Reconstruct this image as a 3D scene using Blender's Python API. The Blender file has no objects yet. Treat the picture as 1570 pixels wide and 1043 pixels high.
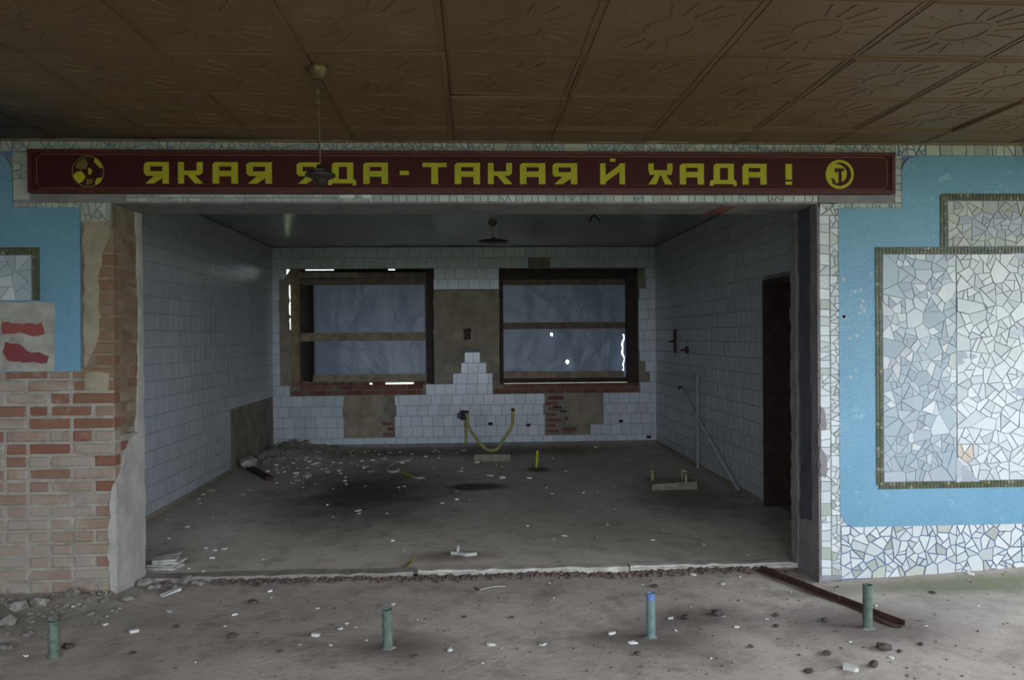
import bpy, math, random
from mathutils import Vector, Matrix, noise

R = random.Random(7)
SC = bpy.context.scene
COL = SC.collection
PI = math.pi

# ------------------------------------------------------------------ camera
F_PX, YAW, PITCH, ROLL = 1203.2, 0.0516, 0.00444, 0.00798
CAM = Vector((0.0, -4.92, 1.58))
fwd = Vector((math.sin(YAW) * math.cos(PITCH), math.cos(YAW) * math.cos(PITCH), -math.sin(PITCH)))
rgt = Vector((math.cos(YAW), -math.sin(YAW), 0))
dwn = fwd.cross(rgt)
r2 = math.cos(ROLL) * rgt + math.sin(ROLL) * dwn
d2 = -math.sin(ROLL) * rgt + math.cos(ROLL) * dwn
cam_data = bpy.data.cameras.new('camera')
cam_data.sensor_fit = 'HORIZONTAL'
cam_data.sensor_width = 36.0
cam_data.lens = 36.0 * F_PX / 1570.0
cam_data.clip_start = 0.05
cam_data.clip_end = 300
cam = bpy.data.objects.new('camera', cam_data)
COL.objects.link(cam)
cam.matrix_world = Matrix(((r2.x, -d2.x, -fwd.x, CAM.x), (r2.y, -d2.y, -fwd.y, CAM.y),
                           (r2.z, -d2.z, -fwd.z, CAM.z), (0, 0, 0, 1)))
SC.camera = cam

# ------------------------------------------------------------------ world and exposure
world = bpy.data.worlds.new('world')
SC.world = world
world.use_nodes = True
wn = world.node_tree.nodes
bg = wn['Background']
# overcast sky: three times as bright overhead as at the horizon
wl_ = world.node_tree.links
tc_ = wn.new('ShaderNodeTexCoord')
sx_ = wn.new('ShaderNodeSeparateXYZ')
mr_ = wn.new('ShaderNodeMapRange')
mr_.inputs['From Min'].default_value, mr_.inputs['From Max'].default_value = 0.0, 1.0
mr_.inputs['To Min'].default_value, mr_.inputs['To Max'].default_value = 0.6, 1.8
wl_.new(tc_.outputs['Generated'], sx_.inputs[0])
wl_.new(sx_.outputs['Z'], mr_.inputs['Value'])
wl_.new(mr_.outputs['Result'], bg.inputs['Strength'])
bg.inputs['Color'].default_value = (0.80, 0.90, 1.0, 1)
SC.view_settings.view_transform = 'Standard'
SC.view_settings.look = 'None'
SC.view_settings.gamma = 1.0
SC.view_settings.exposure = 4.3
SC.view_settings.use_curve_mapping = False
try:
    SC.cycles.max_bounces = 10
    SC.cycles.diffuse_bounces = 6
    SC.cycles.use_denoising = True
    SC.cycles.caustics_reflective = False
    SC.cycles.caustics_refractive = False
except Exception:
    pass

# hall window openings (behind and to the right of the camera): (wall, a0, a1, z0, z1)
EAST_X, WEST_X, SOUTH_Y = 5.2, -6.3, -6.5
HALL_Z = 2.80
EAST_WIN = [(-2.4, -0.8), (-4.9, -3.1)]
SOUTH_WIN = [(2.7, 4.8), (-0.1, 2.0), (-2.9, -0.8)]
WZ0, WZ1 = 0.85, 2.62


def portal(name, loc, rot, sx, sy):
    l = bpy.data.lights.new(name, 'AREA')
    l.shape = 'RECTANGLE'
    l.size, l.size_y = sx, sy
    l.cycles.is_portal = True
    o = bpy.data.objects.new(name, l)
    COL.objects.link(o)
    o.location = loc
    o.rotation_euler = rot


for a, b in EAST_WIN:
    portal('window_skylight', (EAST_X + 0.1, (a + b) / 2, (WZ0 + WZ1) / 2), (0, PI / 2, 0), WZ1 - WZ0, b - a)
for a, b in SOUTH_WIN:
    portal('window_skylight', ((a + b) / 2, SOUTH_Y - 0.1, (WZ0 + WZ1) / 2), (PI / 2, 0, 0), b - a, WZ1 - WZ0)


# ------------------------------------------------------------------ helpers
def ray(u, v):
    return fwd + r2 * ((u - 785) / F_PX) + d2 * ((v - 521.5) / F_PX)


def on_y(u, v, y):
    d = ray(u, v)
    return CAM + d * ((y - CAM.y) / d.y)


def on_z(u, v, z=0.0):
    d = ray(u, v)
    return CAM + d * ((z - CAM.z) / d.z)


def on_x(u, v, x):
    d = ray(u, v)
    return CAM + d * ((x - CAM.x) / d.x)


WORLD = {}


def tag(o, label=None, cat=None, group=None, kind=None):
    if label: o['label'] = label
    if cat: o['category'] = cat
    if group: o['group'] = group
    if kind: o['kind'] = kind
    return o


def empty(name, loc, label=None, cat=None, group=None, kind=None, parent=None):
    o = bpy.data.objects.new(name, None)
    COL.objects.link(o)
    o.empty_display_size = 0.1
    return tag(place(o, Vector(loc), parent), label, cat, group, kind)


def place(o, loc, parent=None):
    WORLD[o] = Vector(loc)
    if parent is not None:
        o.parent = parent
        o.location = Vector(loc) - WORLD[parent]
    else:
        o.location = loc
    return o


class MB:
    def __init__(self):
        self.v, self.f, self.s = [], [], []

    def add(self, verts, faces, smooth=False):
        n = len(self.v)
        self.v += [Vector(p) for p in verts]
        self.f += [tuple(i + n for i in f) for f in faces]
        self.s += [smooth] * len(faces)
        return self

    def box(self, a, b, jit=0.0, rnd=R):
        (x0, y0, z0), (x1, y1, z1) = a, b
        vs = [(x0, y0, z0), (x1, y0, z0), (x1, y1, z0), (x0, y1, z0), (x0, y0, z1), (x1, y0, z1), (x1, y1, z1), (x0, y1, z1)]
        if jit:
            vs = [tuple(c + rnd.uniform(-jit, jit) for c in p) for p in vs]
        return self.add(vs, [(0, 3, 2, 1), (4, 5, 6, 7), (0, 1, 5, 4), (1, 2, 6, 5), (2, 3, 7, 6), (3, 0, 4, 7)])

    def prism(self, pts, ext):
        """pts: 3-D loop, extruded by vector ext"""
        n = len(pts)
        e = Vector(ext)
        p = [Vector(q) for q in pts]
        nrm = Vector((0, 0, 0))
        for i in range(n):
            nrm += p[i].cross(p[(i + 1) % n])
        if nrm.dot(e) > 0:
            p = p[::-1]
        vs = p + [q + e for q in p]
        fs = [tuple(range(n)), tuple(range(2 * n - 1, n - 1, -1))]
        for i in range(n):
            j = (i + 1) % n
            fs.append((j, i, i + n, j + n))
        return self.add(vs, fs)

    def tube(self, pts, r, seg=10, cap=True, radii=None):
        pts = [Vector(p) for p in pts]
        n = len(pts)
        rings = []
        prev = None
        for i, p in enumerate(pts):
            t = (pts[min(i + 1, n - 1)] - pts[max(i - 1, 0)]).normalized()
            if prev is None:
                a = Vector((0, 0, 1)) if abs(t.z) < 0.9 else Vector((1, 0, 0))
                u = t.cross(a).normalized()
            else:
                u = (prev - t * prev.dot(t)).normalized()
            w = t.cross(u)
            prev = u
            rr = radii[i] if radii else r
            rings.append([p + (u * math.cos(2 * PI * k / seg) + w * math.sin(2 * PI * k / seg)) * rr for k in range(seg)])
        vs = [q for ring in rings for q in ring]
        fs = []
        for i in range(n - 1):
            for k in range(seg):
                l = (k + 1) % seg
                fs.append((i * seg + k, i * seg + l, (i + 1) * seg + l, (i + 1) * seg + k))
        self.add(vs, fs, True)
        if cap:
            self.add(rings[0], [tuple(range(seg - 1, -1, -1))])
            self.add(rings[-1], [tuple(range(seg))])
        return self

    def lathe(self, prof, c, seg=20):
        c = Vector(c)
        vs, fs = [], []
        for r, z in prof:
            for k in range(seg):
                a = 2 * PI * k / seg
                vs.append(c + Vector((r * math.cos(a), r * math.sin(a), z)))
        for i in range(len(prof) - 1):
            for k in range(seg):
                l = (k + 1) % seg
                fs.append((i * seg + k, i * seg + l, (i + 1) * seg + l, (i + 1) * seg + k))
        return self.add(vs, fs, True)

    def mesh(self, name, mat, origin=(0, 0, 0)):
        o = Vector(origin)
        m = bpy.data.meshes.new(name)
        m.from_pydata([tuple(v - o) for v in self.v], [], self.f)
        m.polygons.foreach_set('use_smooth', self.s)
        m.update()
        if mat: m.materials.append(mat)
        return m

    def build(self, name, mat, parent=None, origin=None):
        if origin is None:
            lo = [min(v[i] for v in self.v) for i in range(3)]
            hi = [max(v[i] for v in self.v) for i in range(3)]
            origin = Vector(((lo[0] + hi[0]) / 2, (lo[1] + hi[1]) / 2, lo[2]))
        o = bpy.data.objects.new(name, self.mesh(name, mat, origin))
        COL.objects.link(o)
        place(o, origin, parent)
        return o


def inst(name, me, loc, parent=None, rot=(0, 0, 0), scale=(1, 1, 1)):
    o = bpy.data.objects.new(name, me)
    COL.objects.link(o)
    o.rotation_euler = rot
    o.scale = scale
    return place(o, loc, parent)


def cells(x0, x1, z0, z1, holes):
    """rectangles that fill the outline less the holes"""
    xs = sorted({x0, x1} | {min(max(c, x0), x1) for h in holes for c in h[:2]})
    zs = sorted({z0, z1} | {min(max(c, z0), z1) for h in holes for c in h[2:]})
    out = []
    for zi in range(len(zs) - 1):
        run = None
        for xi in range(len(xs) - 1):
            cx, cz = (xs[xi] + xs[xi + 1]) / 2, (zs[zi] + zs[zi + 1]) / 2
            solid = not any(h[0] < cx < h[1] and h[2] < cz < h[3] for h in holes)
            if solid:
                run = [run[0] if run else xs[xi], xs[xi + 1]]
            if run and (not solid or xi == len(xs) - 2):
                out.append((run[0], run[1], zs[zi], zs[zi + 1]))
                run = None
    return out


# ------------------------------------------------------------------ materials
class NT:
    def __init__(self, name):
        self.m = bpy.data.materials.new(name)
        self.m.use_nodes = True
        self.t = self.m.node_tree
        self.b = self.t.nodes['Principled BSDF']
        self.pos = None

    def n(self, typ, **kw):
        x = self.t.nodes.new(typ)
        for k, v in kw.items():
            setattr(x, k, v)
        return x

    def set(self, sock, val):
        if hasattr(val, 'is_output'):
            self.t.links.new(val, sock)
        elif isinstance(val, (tuple, list)) and len(val) == 3 and sock.type == 'RGBA':
            sock.default_value = (*val, 1)
        else:
            sock.default_value = val

    def position(self):
        if not self.pos:
            self.pos = self.n('ShaderNodeNewGeometry').outputs['Position']
        return self.pos

    def noise(self, scale, detail=4, rough=0.6, vec=None, dist=0.0):
        x = self.n('ShaderNodeTexNoise')
        self.set(x.inputs['Vector'], vec or self.position())
        x.inputs['Scale'].default_value = scale
        x.inputs['Detail'].default_value = detail
        x.inputs['Roughness'].default_value = rough
        x.inputs['Distortion'].default_value = dist
        return x.outputs['Fac']

    def ramp(self, fac, a, b, lo=0.0, hi=1.0):
        x = self.n('ShaderNodeMapRange', clamp=True)
        self.set(x.inputs['Value'], fac)
        for k, v in (('From Min', a), ('From Max', b), ('To Min', lo), ('To Max', hi)):
            x.inputs[k].default_value = v
        return x.outputs['Result']

    def mix(self, fac, a, b, mode='MIX'):
        x = self.n('ShaderNodeMix', data_type='RGBA', blend_type=mode)
        self.set(x.inputs['Factor'], fac)
        self.set(x.inputs['A'] if 0 else x.inputs[6], a)
        self.set(x.inputs[7], b)
        return x.outputs[2]

    def math(self, op, a, b=0.0, c=None):
        x = self.n('ShaderNodeMath', operation=op)
        self.set(x.inputs[0], a)
        self.set(x.inputs[1], b)
        if c is not None: self.set(x.inputs[2], c)
        return x.outputs[0]

    def rand(self):
        """one value per object and per loose piece"""
        a = self.n('ShaderNodeObjectInfo').outputs['Random']
        b = self.n('ShaderNodeNewGeometry').outputs['Random Per Island']
        return self.math('FRACT', self.math('ADD', a, b))

    def cramp(self, fac, stops):
        x = self.n('ShaderNodeValToRGB')
        self.set(x.inputs['Fac'], fac)
        e = x.color_ramp.elements
        while len(e) < len(stops): e.new(0.5)
        for i, (p, c) in enumerate(stops):
            e[i].position = p
            e[i].color = (*c, 1)
        return x.outputs['Color']

    def blob(self, cx, cy, rx, ry, soft=0.5, wob=0.5, axis=(0, 1)):
        """0..1 mask of a blot in world x, y (or other axes) with a ragged rim"""
        s = self.n('ShaderNodeSeparateXYZ')
        self.set(s.inputs[0], self.position())
        a = self.math('DIVIDE', self.math('SUBTRACT', s.outputs[axis[0]], cx), rx)
        b = self.math('DIVIDE', self.math('SUBTRACT', s.outputs[axis[1]], cy), ry)
        d = self.math('SQRT', self.math('ADD', self.math('MULTIPLY', a, a), self.math('MULTIPLY', b, b)))
        d = self.math('ADD', d, self.math('MULTIPLY', self.math('SUBTRACT', self.noise(2.6, 5, 0.65), 0.5), wob * 2))
        return self.ramp(d, 1 - soft, 1 + soft * 0.4, 1, 0)

    def bump(self, h, strength=0.3, dist=0.01):
        x = self.n('ShaderNodeBump')
        x.inputs['Strength'].default_value = strength
        x.inputs['Distance'].default_value = dist
        self.set(x.inputs['Height'], h)
        self.t.links.new(x.outputs[0], self.b.inputs['Normal'])

    def done(self, color=None, rough=0.8, metal=0.0, spec=0.5):
        if color is not None: self.set(self.b.inputs['Base Color'], color)
        self.set(self.b.inputs['Roughness'], rough)
        self.b.inputs['Metallic'].default_value = metal
        self.b.inputs['Specular IOR Level'].default_value = spec
        return self.m


def simple(name, c, rough=0.8, var=0.25, scale=14, bump=0.25, metal=0.0, spec=0.4, dark=None, dist=0.006):
    t = NT(name)
    f = t.ramp(t.noise(scale, 5, 0.65), 0.3, 0.75)
    d = dark or tuple(x * (1 - var * 1.6) for x in c)
    l = tuple(min(1, x * (1 + var * 0.5)) for x in c)
    col = t.mix(f, d, l)
    t.bump(t.noise(scale * 5, 4, 0.6), bump, dist)
    return t.done(col, rough, metal, spec)


def random_tint(name, stops, rough=0.35, spec=0.5, dirt=0.3, dirt_col=(0.22, 0.2, 0.17), bump=0.05):
    t = NT(name)
    col = t.cramp(t.rand(), stops)
    col = t.mix(t.math('MULTIPLY', t.ramp(t.noise(3.0, 6, 0.7), 0.45, 0.8), dirt), col, dirt_col)
    t.bump(t.noise(40, 3, 0.5), bump, 0.004)
    return t.done(col, rough, 0, spec)


M = {}
# concrete floors
t = NT('hall_concrete')
c = t.mix(t.ramp(t.noise(0.8, 6, 0.65), 0.3, 0.7), (0.33, 0.275, 0.24), (0.55, 0.475, 0.42))
c = t.mix(t.math('MULTIPLY', t.ramp(t.noise(3.2, 6, 0.7), 0.46, 0.68), 0.65), c, (0.15, 0.11, 0.088))
c = t.mix(t.math('MULTIPLY', t.ramp(t.noise(11, 5, 0.7), 0.58, 0.75), 0.5), c, (0.12, 0.1, 0.085))
c = t.mix(t.math('MULTIPLY', t.ramp(t.noise(30, 3, 0.7), 0.66, 0.75), 0.6), c, (0.45, 0.43, 0.4))
c = t.mix(t.math('MULTIPLY', t.blob(3.3, -0.16, 1.3, 0.12, 0.6, 0.4), 0.7), c, (0.09, 0.115, 0.045))
c = t.mix(t.math('MULTIPLY', t.blob(-2.6, -0.35, 0.8, 0.2, 0.6, 0.5), 0.5), c, (0.12, 0.115, 0.07))
for (bx, by, br) in ((2.12, -0.72, 0.42), (0.93, -0.84, 0.3), (-0.43, -0.85, 0.25), (1.25, -0.55, 0.3)):
    c = t.mix(t.math('MULTIPLY', t.blob(bx, by, br * 1.3, br * 0.8, 0.7, 0.5), 0.75), c, (0.10, 0.078, 0.066))
t.bump(t.noise(22, 7, 0.72), 0.6, 0.012)
M['hall_floor'] = t.done(c, 0.85, 0, 0.25)

t = NT('kitchen_concrete')
c = t.mix(t.ramp(t.noise(1.1, 6, 0.65), 0.3, 0.7), (0.46, 0.39, 0.325), (0.61, 0.53, 0.455))
c = t.mix(t.math('MULTIPLY', t.ramp(t.noise(6, 6, 0.7), 0.5, 0.72), 0.5), c, (0.09, 0.07, 0.055))
c = t.mix(t.math('MULTIPLY', t.blob(-1.1, 3.1, 0.95, 1.6, 0.7, 0.55), 0.92), c, (0.05, 0.03, 0.022))
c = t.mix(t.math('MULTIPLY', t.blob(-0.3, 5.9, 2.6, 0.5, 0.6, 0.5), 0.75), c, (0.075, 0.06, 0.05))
c = t.mix(t.math('MULTIPLY', t.blob(2.1, 2.6, 0.6, 0.9, 0.7, 0.5), 0.6), c, (0.06, 0.047, 0.038))
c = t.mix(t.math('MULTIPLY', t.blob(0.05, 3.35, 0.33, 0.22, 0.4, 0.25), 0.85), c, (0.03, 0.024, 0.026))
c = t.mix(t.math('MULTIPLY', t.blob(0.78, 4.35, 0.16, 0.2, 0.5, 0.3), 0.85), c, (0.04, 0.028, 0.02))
c = t.mix(t.math('MULTIPLY', t.blob(-0.15, 0.75, 0.35, 0.14, 0.6, 0.3), 0.6), c, (0.085, 0.04, 0.025))
t.bump(t.noise(24, 6, 0.7), 0.5, 0.008)
M['kitchen_floor'] = t.done(c, t.ramp(t.noise(2, 3), 0.35, 0.65, 0.6, 0.85), 0, 0.3)

M['strip_pale'] = simple('pale_threshold_concrete', (0.50, 0.46, 0.41), 0.8, 0.3, 9, 0.4)
M['strip_dull'] = simple('dull_threshold_concrete', (0.30, 0.27, 0.235), 0.85, 0.3, 9, 0.5)
M['rubble_dark'] = simple('crumbled_brick_and_dirt', (0.16, 0.115, 0.095), 0.95, 0.4, 20, 0.5)
M['rubble_grey'] = simple('crumbled_mortar', (0.30, 0.275, 0.24), 0.95, 0.4, 20, 0.5)
M['mortar'] = simple('old_mortar', (0.37, 0.335, 0.28), 0.95, 0.3, 7, 0.6, dist=0.01)
M['mortar_brown'] = simple('brown_clay_mortar', (0.27, 0.20, 0.135), 0.95, 0.35, 6, 0.6, dist=0.01)
M['plaster_pale'] = simple('pale_lime_plaster', (0.44, 0.415, 0.375), 0.9, 0.22, 5, 0.4)
M['plaster_tan'] = simple('tan_plaster', (0.36, 0.30, 0.215), 0.9, 0.25, 6, 0.5)
M['plaster_grey'] = simple('grey_cement_render', (0.25, 0.235, 0.235), 0.9, 0.25, 5, 0.5)
M['paint_slate'] = simple('dark_slate_paint', (0.085, 0.092, 0.115), 0.6, 0.3, 6, 0.2)
M['hall_plaster'] = simple('hall_wall_paint', (0.42, 0.42, 0.40), 0.9, 0.2, 2, 0.2)
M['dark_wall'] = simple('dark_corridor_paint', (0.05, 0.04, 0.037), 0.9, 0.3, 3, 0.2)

# bricks: fired red with mortar smeared across
t = NT('smeared_brick')
c = t.cramp(t.rand(), [(0.0, (0.20, 0.09, 0.06)), (0.3, (0.235, 0.12, 0.085)), (0.55, (0.25, 0.16, 0.11)), (0.8, (0.28, 0.20, 0.15)), (1.0, (0.18, 0.10, 0.075))])
sm = t.ramp(t.math('ADD', t.noise(4.2, 6, 0.68), t.math('MULTIPLY', t.math('SUBTRACT', t.rand(), 0.5), 0.28)), 0.42, 0.60)
sm = t.math('MAXIMUM', sm, t.math('MULTIPLY', t.blob(-2.85, 0.25, 0.55, 0.55, 0.7, 0.5, (0, 2)), 0.9))
c = t.mix(t.math('MULTIPLY', sm, 0.82), c, (0.335, 0.295, 0.24))
c = t.mix(t.math('MULTIPLY', t.blob(-2.24, 1.75, 0.2, 0.75, 0.5, 0.4, (0, 2)), 0.8), c, (0.19, 0.115, 0.065))
t.bump(t.noise(45, 5, 0.7), 0.6, 0.006)
M['brick'] = t.done(c, 0.92, 0, 0.2)
t = NT('dark_red_brick')
c = t.cramp(t.rand(), [(0.0, (0.17, 0.06, 0.045)), (0.5, (0.23, 0.095, 0.07)), (1.0, (0.2, 0.11, 0.085))])
t.bump(t.noise(45, 5, 0.7), 0.5, 0.006)
M['brick_red'] = t.done(t.mix(t.math('MULTIPLY', t.ramp(t.noise(5, 5), 0.5, 0.7), 0.5), c, (0.28, 0.22, 0.17)), 0.9, 0, 0.2)

# glazed ceramics
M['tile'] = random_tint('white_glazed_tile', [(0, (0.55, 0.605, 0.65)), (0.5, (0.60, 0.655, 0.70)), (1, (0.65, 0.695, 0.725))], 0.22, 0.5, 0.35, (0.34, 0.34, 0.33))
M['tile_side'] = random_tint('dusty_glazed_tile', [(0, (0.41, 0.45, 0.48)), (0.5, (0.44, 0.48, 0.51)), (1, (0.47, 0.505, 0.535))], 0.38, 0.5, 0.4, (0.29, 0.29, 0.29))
M['tile_bed'] = simple('tile_mortar_bed', (0.31, 0.275, 0.215), 0.95, 0.3, 4, 0.4)
M['tile_joint'] = simple('grey_tile_joint', (0.20, 0.22, 0.25), 0.95, 0.2, 8, 0.2)
M['mosaic_white'] = random_tint('white_broken_tile', [(0, (0.44, 0.46, 0.46)), (0.4, (0.54, 0.56, 0.555)), (0.85, (0.62, 0.63, 0.62)), (1, (0.47, 0.51, 0.53))], 0.3, 0.5, 0.2)
M['mosaic_pale'] = random_tint('pale_grey_broken_tile', [(0, (0.31, 0.33, 0.295)), (0.5, (0.38, 0.40, 0.35)), (1, (0.48, 0.49, 0.43))], 0.35, 0.5, 0.3)
M['mosaic_blue'] = random_tint('pale_blue_broken_tile', [(0, (0.29, 0.345, 0.385)), (0.45, (0.33, 0.39, 0.425)), (0.8, (0.365, 0.425, 0.455)), (0.9, (0.50, 0.54, 0.56)), (1, (0.54, 0.57, 0.58))], 0.3, 0.5, 0.15)
M['mosaic_grey'] = random_tint('grey_broken_tile', [(0, (0.30, 0.32, 0.37)), (1, (0.42, 0.45, 0.49))], 0.3, 0.5, 0.15)
M['mosaic_red'] = random_tint('dark_red_broken_tile', [(0, (0.19, 0.04, 0.04)), (1, (0.28, 0.07, 0.06))], 0.4, 0.5, 0.2)
M['dirty_field'] = simple('dirty_pale_plaster', (0.38, 0.37, 0.33), 0.7, 0.3, 7, 0.3, dark=(0.24, 0.22, 0.18))
M['mosaic_tan'] = random_tint('tan_broken_tile', [(0, (0.5, 0.42, 0.34)), (1, (0.5, 0.42, 0.34))], 0.4)
M['grout_blue'] = simple('blue_grey_grout', (0.16, 0.22, 0.38), 0.9, 0.35, 5, 0.3)
M['grout_grey'] = simple('grey_grout', (0.26, 0.28, 0.30), 0.9, 0.25, 5, 0.3)
M['tessera'] = random_tint('dark_green_tessera', [(0, (0.035, 0.06, 0.03)), (0.35, (0.07, 0.10, 0.045)), (0.65, (0.10, 0.09, 0.05)), (0.85, (0.06, 0.09, 0.07)), (1, (0.26, 0.24, 0.15))], 0.3, 0.5, 0.1)
M['tessera_bed'] = simple('tessera_bed', (0.12, 0.105, 0.07), 0.9, 0.3, 8, 0.3)

# blue paint over broken tile
t = NT('blue_painted_mosaic')
v = t.n('ShaderNodeTexVoronoi', feature='DISTANCE_TO_EDGE')
t.set(v.inputs['Vector'], t.position())
v.inputs['Scale'].default_value = 17
edge = t.ramp(v.outputs['Distance'], 0.0, 0.05)
c = t.mix(t.ramp(t.noise(1.6, 5), 0.35, 0.7), (0.125, 0.27, 0.375), (0.158, 0.325, 0.435))
c = t.mix(t.math('MULTIPLY', t.ramp(t.noise(9, 6, 0.75, dist=0.6), 0.60, 0.66), 0.5), c, (0.30, 0.46, 0.54))
c = t.mix(t.math('MULTIPLY', t.math('SUBTRACT', 1, edge), 0.22), c, (0.12, 0.2, 0.27))
t.bump(t.math('ADD', edge, t.noise(30, 3)), 0.3, 0.003)
M['blue_paint'] = t.done(c, 0.42, 0, 0.45)

# sign
t = NT('dark_red_board')
c = t.mix(t.ramp(t.noise(2.5, 5, 0.7), 0.3, 0.75), (0.04, 0.005, 0.0055), (0.058, 0.007, 0.0075))
t.bump(t.noise(20, 4), 0.1, 0.003)
M['board'] = t.done(c, 0.6, 0, 0.2)
M['board_edge'] = simple('red_moulding', (0.085, 0.014, 0.012), 0.5, 0.3, 12, 0.1)
M['yellow_paint'] = simple('yellow_sign_paint', (0.42, 0.395, 0.012), 0.6, 0.12, 10, 0.1)
M['line_paint'] = simple('faded_line_paint', (0.24, 0.10, 0.05), 0.6, 0.3, 20, 0.1)
M['dark_yellow'] = simple('worn_yellow_paint', (0.19, 0.14, 0.03), 0.6, 0.4, 20, 0.1)

# ceiling
t = NT('brown_embossed_ceiling')
c = t.mix(t.ramp(t.noise(1.4, 6, 0.65), 0.3, 0.7), (0.122, 0.076, 0.036), (0.17, 0.111, 0.056))
c = t.mix(t.math('MULTIPLY', t.ramp(t.rand(), 0, 1), 0.3), c, (0.125, 0.075, 0.04))
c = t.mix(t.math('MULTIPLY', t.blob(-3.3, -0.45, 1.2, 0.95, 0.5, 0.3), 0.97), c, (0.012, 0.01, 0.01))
c = t.mix(t.math('MULTIPLY', t.blob(-1.9, 0.0, 0.95, 0.14, 0.5, 0.3), 0.93), c, (0.02, 0.015, 0.01))  # dark of a gap along the wall, painted into the ceiling colour
t.bump(t.noise(14, 5, 0.6), 0.2, 0.005)
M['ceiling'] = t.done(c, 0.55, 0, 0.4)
M['ceiling_gap'] = simple('ceiling_void', (0.035, 0.026, 0.02), 0.9)
t = NT('kitchen_ceiling_gloss')
c = t.mix(t.ramp(t.noise(1.2, 5), 0.3, 0.7), (0.24, 0.25, 0.24), (0.31, 0.32, 0.30))
t.bump(t.noise(5, 3, 0.5), 0.12, 0.02)
M['kitchen_ceiling'] = t.done(c, 0.22, 0, 0.5)

M['wood_pale'] = simple('pale_weathered_wood', (0.36, 0.29, 0.195), 0.8, 0.35, 9, 0.3)
M['wood_mid'] = simple('weathered_wood', (0.215, 0.16, 0.105), 0.8, 0.35, 9, 0.3)
M['wood_dark'] = simple('dark_stained_wood', (0.055, 0.03, 0.022), 0.7, 0.4, 9, 0.3)
M['board_black'] = simple('outer_black_board', (0.012, 0.010, 0.010), 0.9, 0.3, 9, 0.2)
t = NT('plastic_film')
c = t.mix(t.ramp(t.noise(2.2, 4), 0.3, 0.7), (0.30, 0.36, 0.46), (0.38, 0.45, 0.56))
t.bump(t.noise(4.0, 3, 0.5, dist=1.2), 0.5, 0.03)
t.done(c, 0.35, 0, 0.5)
tr = t.n('ShaderNodeBsdfTranslucent')
tr.inputs['Color'].default_value = (0.5, 0.6, 0.75, 1)
ms = t.n('ShaderNodeMixShader')
ms.inputs[0].default_value = 0.25
out = t.t.nodes['Material Output']
t.t.links.new(t.b.outputs[0], ms.inputs[1])
t.t.links.new(tr.outputs[0], ms.inputs[2])
t.t.links.new(ms.outputs[0], out.inputs['Surface'])
M['film'] = t.m

M['green_pipe'] = simple('flaking_green_paint', (0.115, 0.165, 0.125), 0.6, 0.35, 30, 0.4, dark=(0.06, 0.075, 0.06))
M['teal_pipe'] = simple('blue_green_paint', (0.15, 0.235, 0.215), 0.55, 0.3, 30, 0.4, dark=(0.08, 0.115, 0.115))
M['pipe_inside'] = simple('dark_pipe_bore', (0.03, 0.03, 0.03), 0.9)
M['blue_cap'] = simple('blue_plastic', (0.13, 0.2, 0.42), 0.4, 0.2, 20, 0.1)
M['rust'] = simple('rusty_steel', (0.085, 0.035, 0.024), 0.85, 0.45, 25, 0.5)
M['gas_yellow'] = simple('dirty_yellow_pipe_paint', (0.36, 0.33, 0.12), 0.55, 0.3, 12, 0.2)
M['bright_yellow'] = simple('yellow_paint', (0.50, 0.46, 0.03), 0.55, 0.25, 20, 0.2)
M['white_pipe'] = simple('white_painted_pipe', (0.55, 0.56, 0.56), 0.5, 0.25, 15, 0.2)
M['grey_pipe'] = simple('grey_painted_pipe', (0.33, 0.345, 0.37), 0.5, 0.2, 15, 0.2)
M['black'] = simple('black_grime', (0.015, 0.014, 0.013), 0.7, 0.2)
M['dull_green'] = simple('dull_green_knob', (0.09, 0.13, 0.1), 0.6, 0.3)
M['brass'] = simple('tarnished_brass', (0.16, 0.125, 0.06), 0.45, 0.3, 40, 0.1, metal=0.6)
M['lamp_dark'] = simple('dark_lamp_metal', (0.05, 0.04, 0.032), 0.45, 0.3, 30, 0.2, metal=0.5)
M['chrome'] = simple('dull_chrome', (0.45, 0.43, 0.4), 0.3, 0.2, 30, 0.1, metal=0.9)
M['block'] = simple('concrete_block', (0.29, 0.26, 0.20), 0.9, 0.3, 12, 0.6)
M['chip_white'] = random_tint('white_chip', [(0, (0.42, 0.41, 0.38)), (0.5, (0.58, 0.57, 0.54)), (1, (0.75, 0.75, 0.73))], 0.6, 0.4, 0.2)
M['clod'] = simple('dark_dirt_clod', (0.11, 0.082, 0.07), 0.95, 0.4, 40, 0.6)
M['slab_white'] = simple('dusty_white_slab', (0.50, 0.48, 0.44), 0.8, 0.3, 15, 0.4)
M['hose'] = simple('pale_hose_rubber', (0.42, 0.40, 0.37), 0.6, 0.25, 20, 0.2)
M['ground'] = simple('outside_ground', (0.10, 0.115, 0.055), 0.95, 0.4, 0.7, 0.4)

# ------------------------------------------------------------------ dimensions
YB = 6.45                 # kitchen back wall
WT = 0.42                 # partition thickness
XL, XR = -2.84, 2.70      # kitchen side walls
KZ = 2.89                 # kitchen ceiling
OX0, OX1, OZ = -2.185, 2.222, 2.42   # opening in the partition


def hall_z(x, y):
    p = Vector((x * 1.3, y * 1.3, 0.3))
    z = -0.02 + 0.010 * noise.noise(p) + 0.005 * noise.noise(p * 4.1)
    # dirt banked against the walls
    z += 0.085 * math.exp(-((y + 0.0) / 0.16) ** 2) * min(1, max(0, (x - 2.15) / 1.5)) * (1 if y < 0.05 else 1)
    z += 0.055 * math.exp(-((y + 0.1) / 0.32) ** 2) * min(1, max(0, (-1.9 - x) / 0.35)) * (1 + 0.5 * noise.noise(p * 3))
    return z


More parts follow.
